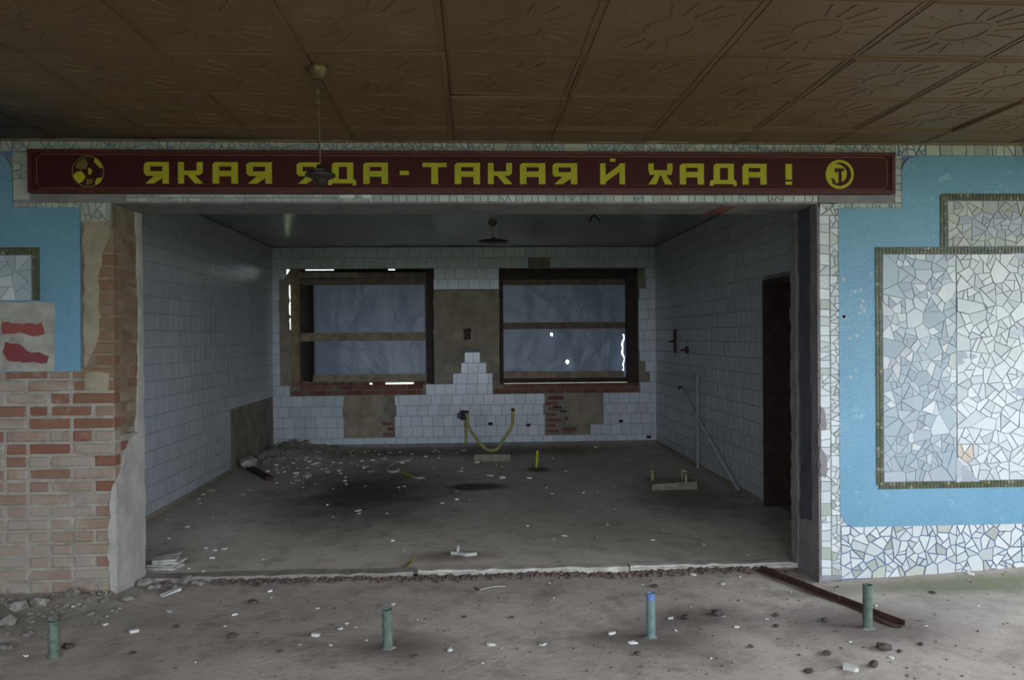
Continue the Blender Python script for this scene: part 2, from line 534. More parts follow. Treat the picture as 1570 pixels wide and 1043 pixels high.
def kit_z(x, y):
    p = Vector((x * 1.1, y * 1.1, 2.3))
    z = 0.004 * noise.noise(p)
    d = math.hypot(x + 2.5, (y - 6.1) * 0.8)
    z += 0.10 * math.exp(-(d / 0.55) ** 2) * (1 + 0.6 * noise.noise(p * 5))
    return z


def grid(name, fn, x0, x1, y0, y1, nx, ny, mat, **kw):
    mb = MB()
    xs = [x0 + (x1 - x0) * i / nx for i in range(nx + 1)]
    ys = [y0 + (y1 - y0) * i / ny for i in range(ny + 1)]
    mb.add([(x, y, fn(x, y)) for y in ys for x in xs],
           [(j * (nx + 1) + i, j * (nx + 1) + i + 1, (j + 1) * (nx + 1) + i + 1, (j + 1) * (nx + 1) + i) for j in range(ny) for i in range(nx)], True)
    mb.box((x0, y0, -0.3), (x1, y1, -0.12))
    return tag(mb.build(name, mat, None, (0, 0, 0)), **kw)


# ------------------------------------------------------------------ setting: floors
grid('floor', hall_z, WEST_X - 0.1, EAST_X + 0.1, SOUTH_Y - 0.1, 0.36, 190, 150, M['hall_floor'],
     label='dusty brown concrete floor of the hall in front of the opening', cat='floor', kind='structure')
grid('floor', kit_z, XL - 0.1, XR + 0.1, 0.34, YB + 0.1, 90, 96, M['kitchen_floor'],
     label='dirty concrete floor of the tiled room, with a dark burnt stain', cat='floor', kind='structure')
g = MB().box((-60, -70, -0.9), (60, 70, -0.7)).build('ground', M['ground'], None, (0, 0, 0))
tag(g, 'overgrown ground outside the building', 'ground', kind='structure')

# pale strip along the edge of the kitchen floor
th = empty('trim_1', (0, 0.39, 0), 'broken concrete edge strip along the room floor, paler on its right half', 'threshold', kind='structure')
rt = random.Random(3)


def strip(x0, x1, y0, y1, z1, mat, name):
    n = max(2, int((x1 - x0) / 0.07))
    top = [(x0 + (x1 - x0) * i / n) for i in range(n + 1)]
    mb = MB()
    vs = []
    for x in top:
        a = y0 + rt.uniform(-0.018, 0.018)
        zz = z1 + rt.uniform(-0.003, 0.003)
        vs += [(x, a - 0.012, -0.07), (x, a, zz), (x, y1, zz), (x, y1, -0.07)]
    fs = []
    for i in range(n):
        for k in range(3):
            fs.append((i * 4 + k, i * 4 + k + 1, i * 4 + k + 5, i * 4 + k + 4)[::-1])
    mb.add(vs, fs)
    mb.build(name, mat, th)


strip(OX0, -0.40, 0.335, 0.445, 0.012, M['strip_dull'], 'concrete_edge')
strip(-0.37, 1.05, 0.345, 0.405, 0.016, M['strip_pale'], 'concrete_edge')
strip(1.06, OX1, 0.35, 0.42, 0.016, M['strip_pale'], 'concrete_edge')

# ------------------------------------------------------------------ setting: partition with the opening
FY = 0.010                # face of the bare masonry; coverings stand proud of it
mb = MB()
mb.box((WEST_X, FY, -0.3), (OX0 - 0.008, WT, OZ))
mb.box((OX1 + 0.0, FY, -0.3), (EAST_X, WT, OZ))
mb.box((WEST_X, FY, OZ), (EAST_X, WT, 3.2))
wf = mb.build('wall_front', M['plaster_grey'], None, (0, 0, 0))
tag(wf, 'partition wall with a wide opening, bare brick on its left pier', 'wall', kind='structure')

# bare brickwork of the left pier
MB().box((WEST_X + 0.05, 0.006, 0.0), (OX0 - 0.008, FY + 0.001, 1.385)).build('mortar_bed', M['mortar'], wf)
MB().box((-2.374, 0.006, 1.388), (OX0 - 0.008, FY + 0.001, 2.30)).build('mortar_bed', M['mortar_brown'], wf)
MB().box((OX0 - 0.009, 0.01, 0.0), (OX0 - 0.004, WT, 0.98)).build('mortar_bed', M['mortar'], wf)
MB().box((OX0 - 0.009, 0.01, 0.98), (OX0 - 0.004, WT, 2.42)).build('mortar_bed', M['mortar_brown'], wf)


def brick_mesh(l, h, d, seed, mat, fr=0.007):
    """front face at y=0, body towards +y; centre of the face at the origin"""
    r = random.Random(seed)
    q = lambda s: r.uniform(0, s)
    x, z = l / 2, h / 2
    mb = MB()
    back = [(-x, d, -z), (x, d, -z), (x, d, z), (-x, d, z)]
    mid = [(-x + q(.004), 0.009, -z + q(.003)), (x - q(.004), 0.009, -z + q(.003)), (x - q(.004), 0.009, z - q(.003)), (-x + q(.004), 0.009, z - q(.003))]
    k = lambda: fr + q(.008)
    front = [(-x + k(), q(.003), -z + k() * .8), (0 + q(.03), -q(.002), -z + k() * .6), (x - k(), q(.003), -z + k() * .8),
             (x - k(), q(.003), z - k() * .8), (0 - q(.03), -q(.002), z - k() * .6), (-x + k(), q(.003), z - k() * .8)]
    fs = [(0, 4, 5, 1)[::-1], (1, 5, 6, 2)[::-1], (2, 6, 7, 3)[::-1], (3, 7, 4, 0)[::-1],
          (4, 8, 9)[::-1], (4, 9, 10, 5)[::-1], (5, 10, 11, 6)[::-1], (6, 11, 12, 7)[::-1][:], (7, 12, 13, 7)[:0] or (7, 12, 13)[::-1], (7, 13, 8, 4)[::-1],
          (8, 9, 10, 11, 12, 13)[::-1]]
    mb.add(back + mid + front, fs)
    return mb.mesh('brick', mat)


SL, SH, HL = 0.250, 0.065, 0.120
stretchers = [brick_mesh(SL, SH, 0.08, 100 + i, M['brick']) for i in range(5)]
headers = [brick_mesh(HL, SH, 0.08, 200 + i, M['brick']) for i in range(5)]
rb = random.Random(11)
nb = 0
course = 0.077


def lay(x0, x1, z, y=0.0):
    """one brick between x0 and x1 on the front face"""
    global nb
    l = x1 - x0
    if l < 0.03: return
    if l > 0.18: me, base = rb.choice(stretchers), SL
    else: me, base = rb.choice(headers), HL
    inst('brick', me, ((x0 + x1) / 2, y + rb.uniform(-0.004, 0.003), z), wf,
         (rb.uniform(-.012, .012), rb.uniform(-.008, .008), rb.uniform(-.01, .01)), (l / base, 1, 1))
    nb += 1


for i in range(30):
    z = 0.03 + course * (i + 0.5)
    if z + 0.03 > 2.30: break
    xe = OX0 - 0.001
    lim = -3.25 if z < 1.40 else -2.372
    x = xe
    kind = i % 2
    first = True
    while x > lim + 0.02:
        if first:
            l = SL if kind else HL
        elif z < 1.4:
            l = rb.choice([SL, SL, HL]) if kind else rb.choice([HL, HL, SL])
        else:
            l = HL if kind else SL
        x0 = max(x - l, lim)
        lay(x0, x, z)
        x = x0 - 0.012
        first = False
    # the reveal: bricks facing the opening
    if 0.85 < z < 2.30:
        y = 0.012 + (0.07 if kind else 0.16)
        while y < WT - 0.03:
            l = rb.choice([SL, HL])
            y1 = min(y + l, WT)
            me, base = (rb.choice(stretchers), SL) if y1 - y > 0.18 else (rb.choice(headers), HL)
            if y1 - y > 0.04:
                inst('brick', me, (OX0 + rb.uniform(-.004, .001), (y + y1) / 2, z), wf, (0, 0, PI / 2), ((y1 - y) / base, 1, 1))
            y = y1 + 0.012


def ragged(pts, amp, step, seed):
    """a 2-D outline with its edges roughened"""
    r = random.Random(seed)
    out = []
    n = len(pts)
    for i in range(n):
        a, b = Vector(pts[i]), Vector(pts[(i + 1) % n])
        d = b - a
        k = max(1, int(d.length / step))
        nn = Vector((-d.y, d.x)).normalized()
        for j in range(k):
            p = a + d * (j / k)
            if j: p = p + nn * r.uniform(-amp, amp)
            out.append(p)
    return out


def patch_front(pts, y0, y1, mat, name, amp=0.012, step=0.05, seed=1, parent=None):
    q = ragged(pts, amp, step, seed)
    return MB().prism([(p.x, y0, p.y) for p in q], (0, y1 - y0, 0)).build(name, mat, parent or wf)


def patch_x(pts, x0, x1, mat, name, amp=0.012, step=0.05, seed=1, parent=None):
    q = ragged(pts, amp, step, seed)
    return MB().prism([(x0, p.x, p.y) for p in q], (x1 - x0, 0, 0)).build(name, mat, parent or wf)


patch_x([(0.0, -0.02), (WT, -0.02), (WT, 1.0), (0.22, 0.95), (0.12, 0.86), (0.0, 0.66)], OX0 - 0.004, OX0 + 0.007, M['plaster_pale'], 'plaster_patch', 0.012, 0.05, 5)
patch_x([(0.30, 0.98), (WT, 0.98), (WT, 2.42), (0.33, 2.42), (0.36, 1.7)], OX0 - 0.004, OX0 + 0.006, M['plaster_pale'], 'plaster_patch', 0.012, 0.06, 6)
patch_front([(-2.358, 1.41), (-2.335, 1.45), (-2.27, 1.62), (-2.275, 1.95), (-2.25, 2.1), (-2.20, 2.25), (-2.20, 2.31), (-2.358, 2.31)], FY, -0.005, M['plaster_tan'], 'plaster_patch', 0.010, 0.05, 7)
patch_front([(-2.215, 0.02), (OX0 + 0.004, 0.02), (OX0 + 0.004, 0.72), (-2.21, 0.62), (-2.23, 0.3)], FY, -0.008, M['plaster_pale'], 'plaster_patch', 0.010, 0.04, 8)
0 and patch_front([(-2.56, 0.0), (-2.26, 0.0), (-2.31, 0.16), (-2.45, 0.12), (-2.56, 0.2)], FY, -0.005, M['mortar'], 'plaster_patch', 0.015, 0.04, 9)
0 and patch_front([(-2.95, 0.0), (-2.68, 0.0), (-2.66, 0.35), (-2.72, 0.52), (-2.95, 0.58)], FY, -0.005, M['mortar'], 'plaster_patch', 0.018, 0.04, 10)
patch_front([(-2.36, 1.28), (-2.22, 1.26), (-2.21, 1.375), (-2.355, 1.375)], FY, -0.005, M['plaster_tan'], 'plaster_patch', 0.012, 0.04, 12)

# right reveal: render with a dark painted groove strip
patch_x([(0.0, -0.03), (WT, -0.03), (WT, 2.42), (0.0, 2.42)], OX1 + 0.002, OX1 - 0.006, M['plaster_grey'], 'plaster_patch', 0.0, 3, 5)
patch_x([(0.09, 0.36), (0.27, 0.33), (0.28, 2.42), (0.10, 2.42)], OX1 - 0.005, OX1 - 0.010, M['paint_slate'], 'paint_strip', 0.012, 0.09, 15)
patch_x([(0.32, 0.02), (0.42, 0.02), (0.42, 2.40), (0.32, 2.40)], OX1 - 0.005, OX1 - 0.012, M['plaster_grey'], 'plaster_patch', 0.016, 0.05, 16)
# soffit of the lintel, and a scrap of brick showing in it
MB().box((OX0, 0.0, OZ - 0.006), (OX1, WT, OZ + 0.001)).build('plaster_patch', M['plaster_grey'], wf)
MB().box((1.62, 0.06, OZ - 0.010), (1.72, 0.40, OZ - 0.004), 0.006).build('brick', M['brick_red'], wf)


# ------------------------------------------------------------------ broken-tile mosaics
def clip(poly, p, n):
    """part of the convex polygon on the side (q-p).n <= 0"""
    out = []
    for i in range(len(poly)):
        a, b = poly[i], poly[(i + 1) % len(poly)]
        da, db = (a - p).dot(n), (b - p).dot(n)
        if da <= 0: out.append(a)
        if (da < 0 < db) or (db < 0 < da):
            out.append(a + (b - a) * (da / (da - db)))
    return out


def area(poly):
    return 0.5 * sum(a.x * b.y - b.x * a.y for a, b in zip(poly, poly[1:] + poly[:1]))


def centre(poly):
    return sum(poly, Vector((0, 0))) / len(poly)


def inset(poly, g):
    out = poly
    for a, b in zip(poly, poly[1:] + poly[:1]):
        d = b - a
        if d.length < 1e-6: continue
        n = Vector((d.y, -d.x)).normalized()
        out = clip(out, a - n * g, n)
        if len(out) < 3: return None
    return out


def shatter(poly, target, rnd, wild=0.5):
    """split a convex polygon into broken-tile shapes"""
    done, todo = [], [poly]
    while todo:
        p = todo.pop()
        a = area(p)
        if a < target * rnd.uniform(0.65, 1.7):
            done.append(p)
            continue
        best, L = None, 0
        for i in range(len(p)):
            for j in range(i):
                d = p[i] - p[j]
                if d.length > L: L, best = d.length, d
        c = centre(p) + best * rnd.uniform(-0.16, 0.16)
        ang = rnd.gauss(0, wild)
        n = best.normalized()
        n = Vector((n.x * math.cos(ang) - n.y * math.sin(ang), n.x * math.sin(ang) + n.y * math.cos(ang)))
        for s in (n, -n):
            q = clip(p, c, s)
            if len(q) >= 3 and area(q) > 1e-6: todo.append(q)
    return done


def rect(x0, x1, z0, z1):
    return [Vector((x0, z0)), Vector((x1, z0)), Vector((x1, z1)), Vector((x0, z1))]


from mathutils import kdtree


def crazy(poly, size, rnd):
    """irregular many-sided tile fragments that fill a convex polygon"""
    xs, zs = [p.x for p in poly], [p.y for p in poly]
    x0, x1, z0, z1 = min(xs), max(xs), min(zs), max(zs)
    nx, nz = max(1, round((x1 - x0) / size)), max(1, round((z1 - z0) / size))
    seeds = []
    for j in range(nz):
        sh = rnd.uniform(-.5, .5)
        for i in range(nx + 1):
            if rnd.random() < 0.10 and nx > 3: continue
            seeds.append(Vector((x0 + (x1 - x0) * (i + .5 + sh * .8 + rnd.uniform(-.42, .42)) / nx, z0 + (z1 - z0) * (j + .5 + rnd.uniform(-.4, .4)) / nz)))
            if rnd.random() < 0.22:
                seeds.append(seeds[-1] + Vector((rnd.uniform(-.5, .5), rnd.uniform(-.5, .5))) * size)
    kd = kdtree.KDTree(len(seeds))
    for i, q in enumerate(seeds): kd.insert((q.x, q.y, 0), i)
    kd.balance()
    out = []
    for i, q in enumerate(seeds):
        c = list(poly)
        for co, j, d in kd.find_n((q.x, q.y, 0), 18):
            if j == i or d < 1e-6: continue
            n = (seeds[j] - q) / d
            c = clip(c, (q + seeds[j]) / 2, n)
            if len(c) < 3: break
        if len(c) >= 3 and area(c) > 1e-6: out.append(c)
    return out


def fragments(poly, size, rnd):
    out = []
    for p in crazy(poly, size * 1.55, rnd):
        if rnd.random() < 0.18: out.append(p)
        else: out += shatter(p, size * size * 0.95, rnd, 0.3)
    return out


def rowtiles(poly, size, rnd):
    """a single row of tiles along a strip, some of them broken across"""
    xs, zs = [p.x for p in poly], [p.y for p in poly]
    w, h = max(xs) - min(xs), max(zs) - min(zs)
    ax = Vector((1, 0)) if w > h else Vector((0, 1))
    a, b = (min(xs), max(xs)) if w > h else (min(zs), max(zs))
    out, rest = [], poly
    t = a
    while True:
        t += size * rnd.uniform(0.7, 1.35)
        ang = rnd.gauss(0, 0.10)
        n = Vector((ax.x * math.cos(ang) - ax.y * math.sin(ang), ax.x * math.sin(ang) + ax.y * math.cos(ang)))
        c = Vector(((min(xs) + max(xs)) / 2, (min(zs) + max(zs)) / 2))
        c = c + ax * (t - c.dot(ax))
        p = rest if t > b - size * 0.4 else clip(rest, c, n)
        if len(p) >= 3 and area(p) > 1e-6:
            out += shatter(p, area(p) * 0.62, rnd, 0.5) if rnd.random() < 0.2 else [p]
        if t > b - size * 0.4: break
        rest = clip(rest, c, -n)
        if len(rest) < 3: break
    return out


def in_view(x, z):
    return -2.92 < x < 3.66


def mosaic(parent, jobs, name, seed, y=0.0, thick=0.006, cap=295):
    """jobs: (convex polygon, piece size, gap, material picker, wildness)"""
    rnd = random.Random(seed)
    pieces = []
    for poly, size, gap, pick, wild in jobs:
        for p in (fragments(poly, size, rnd) if wild > 0.28 else rowtiles(poly, size, rnd)):
            q = inset(p, gap / 2 * rnd.uniform(0.75, 1.35))
            if q and len(q) >= 3 and area(q) > size * size * 0.05:
                c = centre(q)
                pieces.append((area(q), in_view(*c), q, c, pick(c, rnd) if callable(pick) else pick))
    pieces.sort(key=lambda k: (not k[1], -k[0]))
    rest = {}
    for i, (a, vis, q, c, mat) in enumerate(pieces):
        t = thick * rnd.uniform(0.8, 1.25)
        loop = [(p.x, y + 0.001, p.y) for p in q]
        if i < cap and vis:
            mb = MB().prism([(p[0] - c.x, p[1] - y, p[2] - c.y) for p in loop], (0, -t, 0))
            inst(name, mb.mesh(name, mat), (c.x, y, c.y), parent, (rnd.gauss(0, .02), 0, rnd.gauss(0, .02)))
        else:
            rest.setdefault(mat, MB()).prism(loop, (0, -t, 0))
    for mat, mb in rest.items():
        o = mb.build(name + 's', mat, parent)
        o['kind'] = 'stuff'


W_, PALE, BLU, GRY = M['mosaic_white'], M['mosaic_pale'], M['mosaic_blue'], M['mosaic_grey']
# white mosaic on the right pier: edge column and bottom strip
MB().box((OX1 + 0.004, 0.0, 0.0), (2.36, FY + 0.001, OZ)).build('mortar_bed', M['grout_grey'], wf)
MB().box((2.36, 0.0, -0.05), (EAST_X - 0.02, FY + 0.001, 0.40)).build('mortar_bed', M['grout_blue'], wf)


def pick_white(c, r):
    return PALE if r.random() < 0.12 else W_


jobs = []
# the column: a ragged row of squarish tiles on its outer half and small bits inside
jobs += [(rect(OX1 + 0.006, OX1 + 0.072, z0, z0 + 0.385), 0.062, 0.005, pick_white, 0.12) for z0 in (0.03, 0.415, 0.80, 1.185, 1.57, 1.955)]
jobs += [(rect(OX1 + 0.074, 2.356, z0, z0 + 0.385), 0.044, 0.005, pick_white, 0.4) for z0 in (0.03, 0.415, 0.80, 1.185, 1.57, 1.955)]
jobs += [(rect(OX1 + 0.006, 2.356, 2.34, 2.418), 0.05, 0.008, pick_white, 0.3)]
jobs += [(rect(2.358, 3.7, 0.005, 0.345), 0.060, 0.0065, pick_white, 0.35)]
jobs += [(rect(3.7, EAST_X - 0.03, 0.02, 0.345), 0.062, 0.0065, pick_white, 0.45)]
jobs += [([Vector((2.352, 0.345)), Vector((2.44, 0.345)), Vector((2.352, 0.47))], 0.05, 0.008, pick_white, 0.4)]
mosaic(wf, jobs, 'mosaic_piece', 21, 0.0, 0.006, 298)
patch_front([(OX1 + 0.002, 0.68), (OX1 + 0.035, 0.66), (OX1 + 0.045, 0.80), (OX1 + 0.002, 0.86)], 0.0, -0.011, M['plaster_grey'], 'plaster_patch', 0.008, 0.03, 31)
patch_front([(OX1 + 0.002, 0.96), (OX1 + 0.04, 0.97), (OX1 + 0.03, 1.10), (OX1 + 0.002, 1.12)], 0.0, -0.011, M['plaster_grey'], 'plaster_patch', 0.008, 0.03, 32)

# white mosaic band framing the sign
tb = empty('trim_2', (0, 0, 2.6), 'band of small white broken tile around the red sign', 'mosaic', kind='structure')
TOPZ = HALL_Z
MB().box((-3.7, 0.0, 2.70), (EAST_X - 0.02, FY + 0.001, TOPZ + 0.03)).build('mortar_bed', M['grout_blue'], tb)
MB().box((-2.78, 0.0, 2.385), (OX0 - 0.008, FY + 0.001, 2.70)).box((OX0 - 0.008, 0.0, OZ), (OX1 + 0.004, FY + 0.001, 2.70)).box((OX1 + 0.004, 0.0, 2.385), (2.775, FY + 0.001, 2.70)).build('mortar_bed', M['grout_grey'], tb)
jobs = [(rect(-2.77 + 0.92 * i, -2.77 + 0.92 * (i + 1) - 0.004, 2.728, TOPZ - 0.002), 0.044, 0.005, PALE, 0.4) for i in range(6)]
jobs += [(rect(-3.6, -2.775, 2.728, TOPZ - 0.002), 0.05, 0.006, PALE, 0.45)]
jobs += [(rect(2.752, 2.93, 2.722, TOPZ - 0.002), 0.046, 0.007, PALE, 0.45),
         (rect(2.934, 3.70, 2.722, TOPZ - 0.002), 0.07, 0.007, PALE, 0.2),
         (rect(3.704, EAST_X - 0.03, 2.722, TOPZ - 0.002), 0.09, 0.007, PALE, 0.2),
         (rect(2.725, 2.772, 2.50, 2.725), 0.05, 0.007, PALE, 0.25),
         (rect(2.24, 2.772, 2.386, 2.418), 0.046, 0.006, PALE, 0.12),
         (rect(2.725, 2.772, 2.42, 2.50), 0.045, 0.006, PALE, 0.2),
         (rect(-2.10, -0.6, 2.424, 2.448), 0.055, 0.005, PALE, 0.1),
         (rect(-2.10, -0.6, 2.45, 2.468), 0.06, 0.005, PALE, 0.1),
         (rect(-0.6, 0.8, 2.424, 2.468), 0.052, 0.006, PALE, 0.2),
         (rect(0.8, 2.22, 2.424, 2.468), 0.055, 0.006, PALE, 0.15),
         (rect(-2.772, -2.67, 2.43, 2.725), 0.058, 0.007, PALE, 0.35),
         (rect(-2.772, -2.375, 2.386, 2.418), 0.044, 0.006, PALE, 0.15),
         (rect(-2.375, -2.20, 2.30, 2.42), 0.055, 0.007, PALE, 0.35)]
mosaic(tb, jobs, 'mosaic_piece', 22, 0.0, 0.006, 298)
MB().box((-2.66, 0.001, 2.420), (-2.10, -0.007, 2.468), 0.003).build('plaster_patch', M['plaster_grey'], tb)
MB().box((2.225, 0.001, 2.420), (2.72, -0.007, 2.468), 0.003).build('plaster_patch', M['plaster_grey'], tb)
MB().box((-2.375, 0.0, 2.28), (OX0 - 0.01, FY + 0.001, 2.39)).build('mortar_bed', M['grout_grey'], tb)
for u0, u1 in ((521, 543), (556, 569)):
    a, b = on_y(u0, 300, -0.006), on_y(u1, 303, -0.006)
    MB().box((a.x, 0.0, 2.446), (b.x, -0.009, 2.467)).build('mosaic_piece', M['mosaic_white'], tb)


def arc(cx, cz, r, a0, a1, n=8):
    return [Vector((cx + r * math.cos(a0 + (a1 - a0) * i / n), cz + r * math.sin(a0 + (a1 - a0) * i / n))) for i in range(n + 1)]


def slab_front(pts, y0, y1, mat, name, parent):
    return MB().prism([(p.x, y0, p.y) for p in pts], (0, y1 - y0, 0)).build(name, mat, parent)


# right mosaic panel
mp = empty('mosaic_panel', (3.5, 0.0, 0.33), 'large blue panel with stepped green border and white broken tile, right of the opening', 'mosaic')
XE = EAST_X - 0.05
blue = arc(2.462, 0.448, 0.11, PI, 1.5 * PI) + [Vector((XE, 0.338)), Vector((XE, 2.722))]
blue += arc(2.88, 2.612, 0.11, PI / 2, PI) + [Vector((2.77, 2.386)), Vector((2.352, 2.386))]
slab_front(blue, FY, -0.0085, M['blue_paint'], 'blue_field', mp)
# green tesserae borders
rg = random.Random(5)
mb, bed = MB(), MB()


def border(x0, x1, z0, z1):
    bed.box((x0, -0.008, z0), (x1, -0.0105, z1))
    step = 0.0225
    nx, nz = max(2, round((x1 - x0) / step)), max(2, round((z1 - z0) / step))
    for i in range(nx):
        for j in range(nz):
            a, b = x0 + (x1 - x0) * i / nx, x0 + (x1 - x0) * (i + 1) / nx
            c, d = z0 + (z1 - z0) * j / nz, z0 + (z1 - z0) * (j + 1) / nz
            jt = lambda: rg.uniform(0.0006, 0.0042)
            y = -0.0135 - rg.uniform(0, 0.0025)
            mb.prism([(a + jt(), -0.010, c + jt()), (b - jt(), -0.010, c + jt()), (b - jt(), -0.010, d - jt()), (a + jt(), -0.010, d - jt())], (0, y + 0.010, 0))


GB = 0.045
border(2.590, 2.590 + GB, 0.605, 2.09)
border(2.605, XE - 0.3, 0.578, 0.578 + GB)
border(2.590, XE - 0.3, 2.09, 2.09 + GB)
border(3.021, 3.021 + GB, 2.135, 2.470)
border(3.035, XE - 0.3, 2.435, 2.435 + GB)
bed.build('border_bed', M['tessera_bed'], mp)
tag(mb.build('border_tesserae', M['tessera'], mp), kind='stuff')
X0, X1, Z0, Z1 = 2.637, XE - 0.3, 0.625, 2.088
MB().box((X0 - 0.004, -0.008, Z0 - 0.004), (X1, -0.0095, Z1 + 0.004)).build('mortar_bed', M['grout_grey'], mp)
MB().box((3.068, -0.008, 2.137), (X1, -0.0095, 2.433)).build('mortar_bed', M['grout_grey'], mp)


def pick_panel(c, r):
    if abs(c.x - 3.17) < 0.05 and abs(c.y - 0.80) < 0.035: return M['mosaic_tan']
    return W_


def pick_blue(c, r):
    if r.random() < (0.25 if c.y > 1.3 else 0.06): return W_
    return BLU if r.random() < 0.78 else GRY


def pick_up(c, r):
    if abs(c.x - 3.38) < 0.22 and abs(c.y - 2.28) < 0.06: return GRY
    return PALE


jobs = [(rect(X0, 3.122, Z0, Z1), 0.060, 0.0035, pick_blue, 0.38),
        (rect(3.126, 3.70, Z0, Z1), 0.068, 0.0048, pick_panel, 0.38),
        (rect(3.704, X1, Z0, Z1), 0.068, 0.0048, pick_panel, 0.5),
        (rect(3.070, 3.70, 2.139, 2.431), 0.056, 0.004, pick_up, 0.38),
        (rect(3.704, X1, 2.139, 2.431), 0.056, 0.004, pick_up, 0.5)]
mosaic(mp, jobs, 'mosaic_piece', 23, -0.009, 0.006, 298)
# grey points of the star on the white field
jobs = []
for pl in (((1466, 700), (1503, 739), (1466, 740)), ((1466, 540), (1488, 540), (1503, 548), (1466, 562)), ((1546, 601), (1600, 586), (1600, 620)),
           ((1548, 512), (1600, 480), (1600, 524)), ((1548, 388), (1600, 388), (1600, 425))):
    q = [on_y(u, v, -0.016) for u, v in pl]
    q = [Vector((p.x, p.z)) for p in q]
    jobs.append((q if area(q) > 0 else q[::-1], 0.09, 0.003, M['mosaic_grey'], 0.3))
mosaic(mp, jobs, 'star_piece', 25, -0.0145, 0.002, 60)
# white chips showing through the flaked blue paint
rc = random.Random(9)
mbc = MB()
for i in range(22):
    x, z = rc.uniform(2.38, 2.57), rc.gauss(1.65, 0.22)
    s = rc.uniform(0.008, 0.024)
    k = [(x + s * rc.uniform(.5, 1) * math.cos(a), -0.0085, z + s * rc.uniform(.5, 1) * math.sin(a)) for a in (0.2, 1.8, 2.9, 4.6)]
    mbc.prism(k, (0, -0.0015, 0))
tag(mbc.build('flaked_spots', M['mosaic_blue'], mp), kind='stuff')

# left mosaic panel
ml = empty('mosaic_panel', (-3.2, 0.0, 1.39), 'remnant of a blue mosaic panel above the bare bricks, left of the opening', 'mosaic')
XW = WEST_X + 0.1
blue = [Vector((XW, 1.392)), Vector((-2.382, 1.388)), Vector((-2.376, 2.386)), Vector((-2.774, 2.386))]
blue += arc(-2.90, 2.60, 0.125, 0, PI / 2) + [Vector((XW, 2.725))]
slab_front(blue, FY, -0.0085, M['blue_paint'], 'blue_field', ml)
mb, bed = MB(), MB()
border(-3.6, -2.615, 2.10, 2.10 + GB)
border(-2.66, -2.615, 1.822, 2.10)
bed.build('border_bed', M['tessera_bed'], ml)
tag(mb.build('border_tesserae', M['tessera'], ml), kind='stuff')
MB().box((-3.6, -0.008, 1.822), (-2.663, -0.0095, 2.098)).build('mortar_bed', M['grout_grey'], ml)
patch_front([(-3.6, 1.394), (-2.535, 1.394), (-2.53, 1.812), (-3.6, 1.816)], -0.008, -0.012, M['dirty_field'], 'pale_field', 0.004, 0.06, 41, ml)
rr = random.Random(17)


def blob2(pts, seed):
    return [Vector((p.x, p.y)) for p in ragged(pts, 0.007, 0.03, seed)]


for k, pl in enumerate(([(3, 494), (35, 497), (64, 495), (69, 512), (50, 516), (30, 510), (4, 513)],
                        [(8, 524), (28, 527), (48, 541), (60, 540), (75, 547), (72, 557), (45, 556), (12, 553), (4, 540)])):
    pts = [on_y(u, v, -0.012) for u, v in pl]
    q = blob2([(p.x, p.z) for p in pts][::-1], 50 + k)
    slab_front(q, -0.0118, -0.0145, M['mosaic_red'], 'red_piece', ml)
jobs = [(rect(-2.98, -2.665, 1.824, 2.096), 0.075, 0.004, M['mosaic_blue'], 0.5), (rect(-3.6, -2.984, 1.824, 2.096), 0.1, 0.006, M['mosaic_blue'], 0.5)]
mosaic(ml, jobs, 'mosaic_piece', 24, -0.009, 0.005)

# ------------------------------------------------------------------ the sign
sg = empty('wall_sign', (0.02, 0.0, 2.47), 'long dark red sign board with yellow lettering and two round emblems above the opening', 'sign')
SX0, SX1, SZ0, SZ1, SY = -2.655, 2.70, 2.471, 2.730, -0.045
MB().box((SX0, SY, SZ0), (SX1, -0.006, SZ1)).build('board', M['board'], sg)
fr = MB()
w = 0.020
for b in (((SX0 - .004, SY - .008, SZ0 - .003), (SX1 + .004, SY, SZ0 + w)), ((SX0 - .004, SY - .008, SZ1 - w), (SX1 + .004, SY, SZ1 + .003)),
          ((SX0 - .004, SY - .008, SZ0 + w), (SX0 + w, SY, SZ1 - w)), ((SX1 - w, SY - .008, SZ0 + w), (SX1 + .004, SY, SZ1 - w))):
    fr.box(*b)
fr.build('frame', M['board_edge'], sg)
ln = MB()
a0, a1, c0, c1 = SX0 + 0.045, SX1 - 0.045, SZ0 + 0.026, SZ1 - 0.026
lw = 0.004
ch = 0.03
for b in (((a0 + ch, SY - .001, c0), (a1 - ch, SY, c0 + lw)), ((a0 + ch, SY - .001, c1 - lw), (a1 - ch, SY, c1)),
          ((a0, SY - .001, c0 + ch), (a0 + lw, SY, c1 - ch)), ((a1 - lw, SY - .001, c0 + ch), (a1, SY, c1 - ch))):
    ln.box(*b)
for sx, xx in ((1, a0), (-1, a1)):
    for sz, zz in ((1, c0), (-1, c1)):
        ln.prism([(xx, SY, zz + sz * ch), (xx + sx * ch, SY, zz), (xx + sx * ch, SY, zz + sz * lw), (xx + sx * lw, SY, zz + sz * ch)], (0, -0.001, 0))
ln.build('border_line', M['line_paint'], sg)

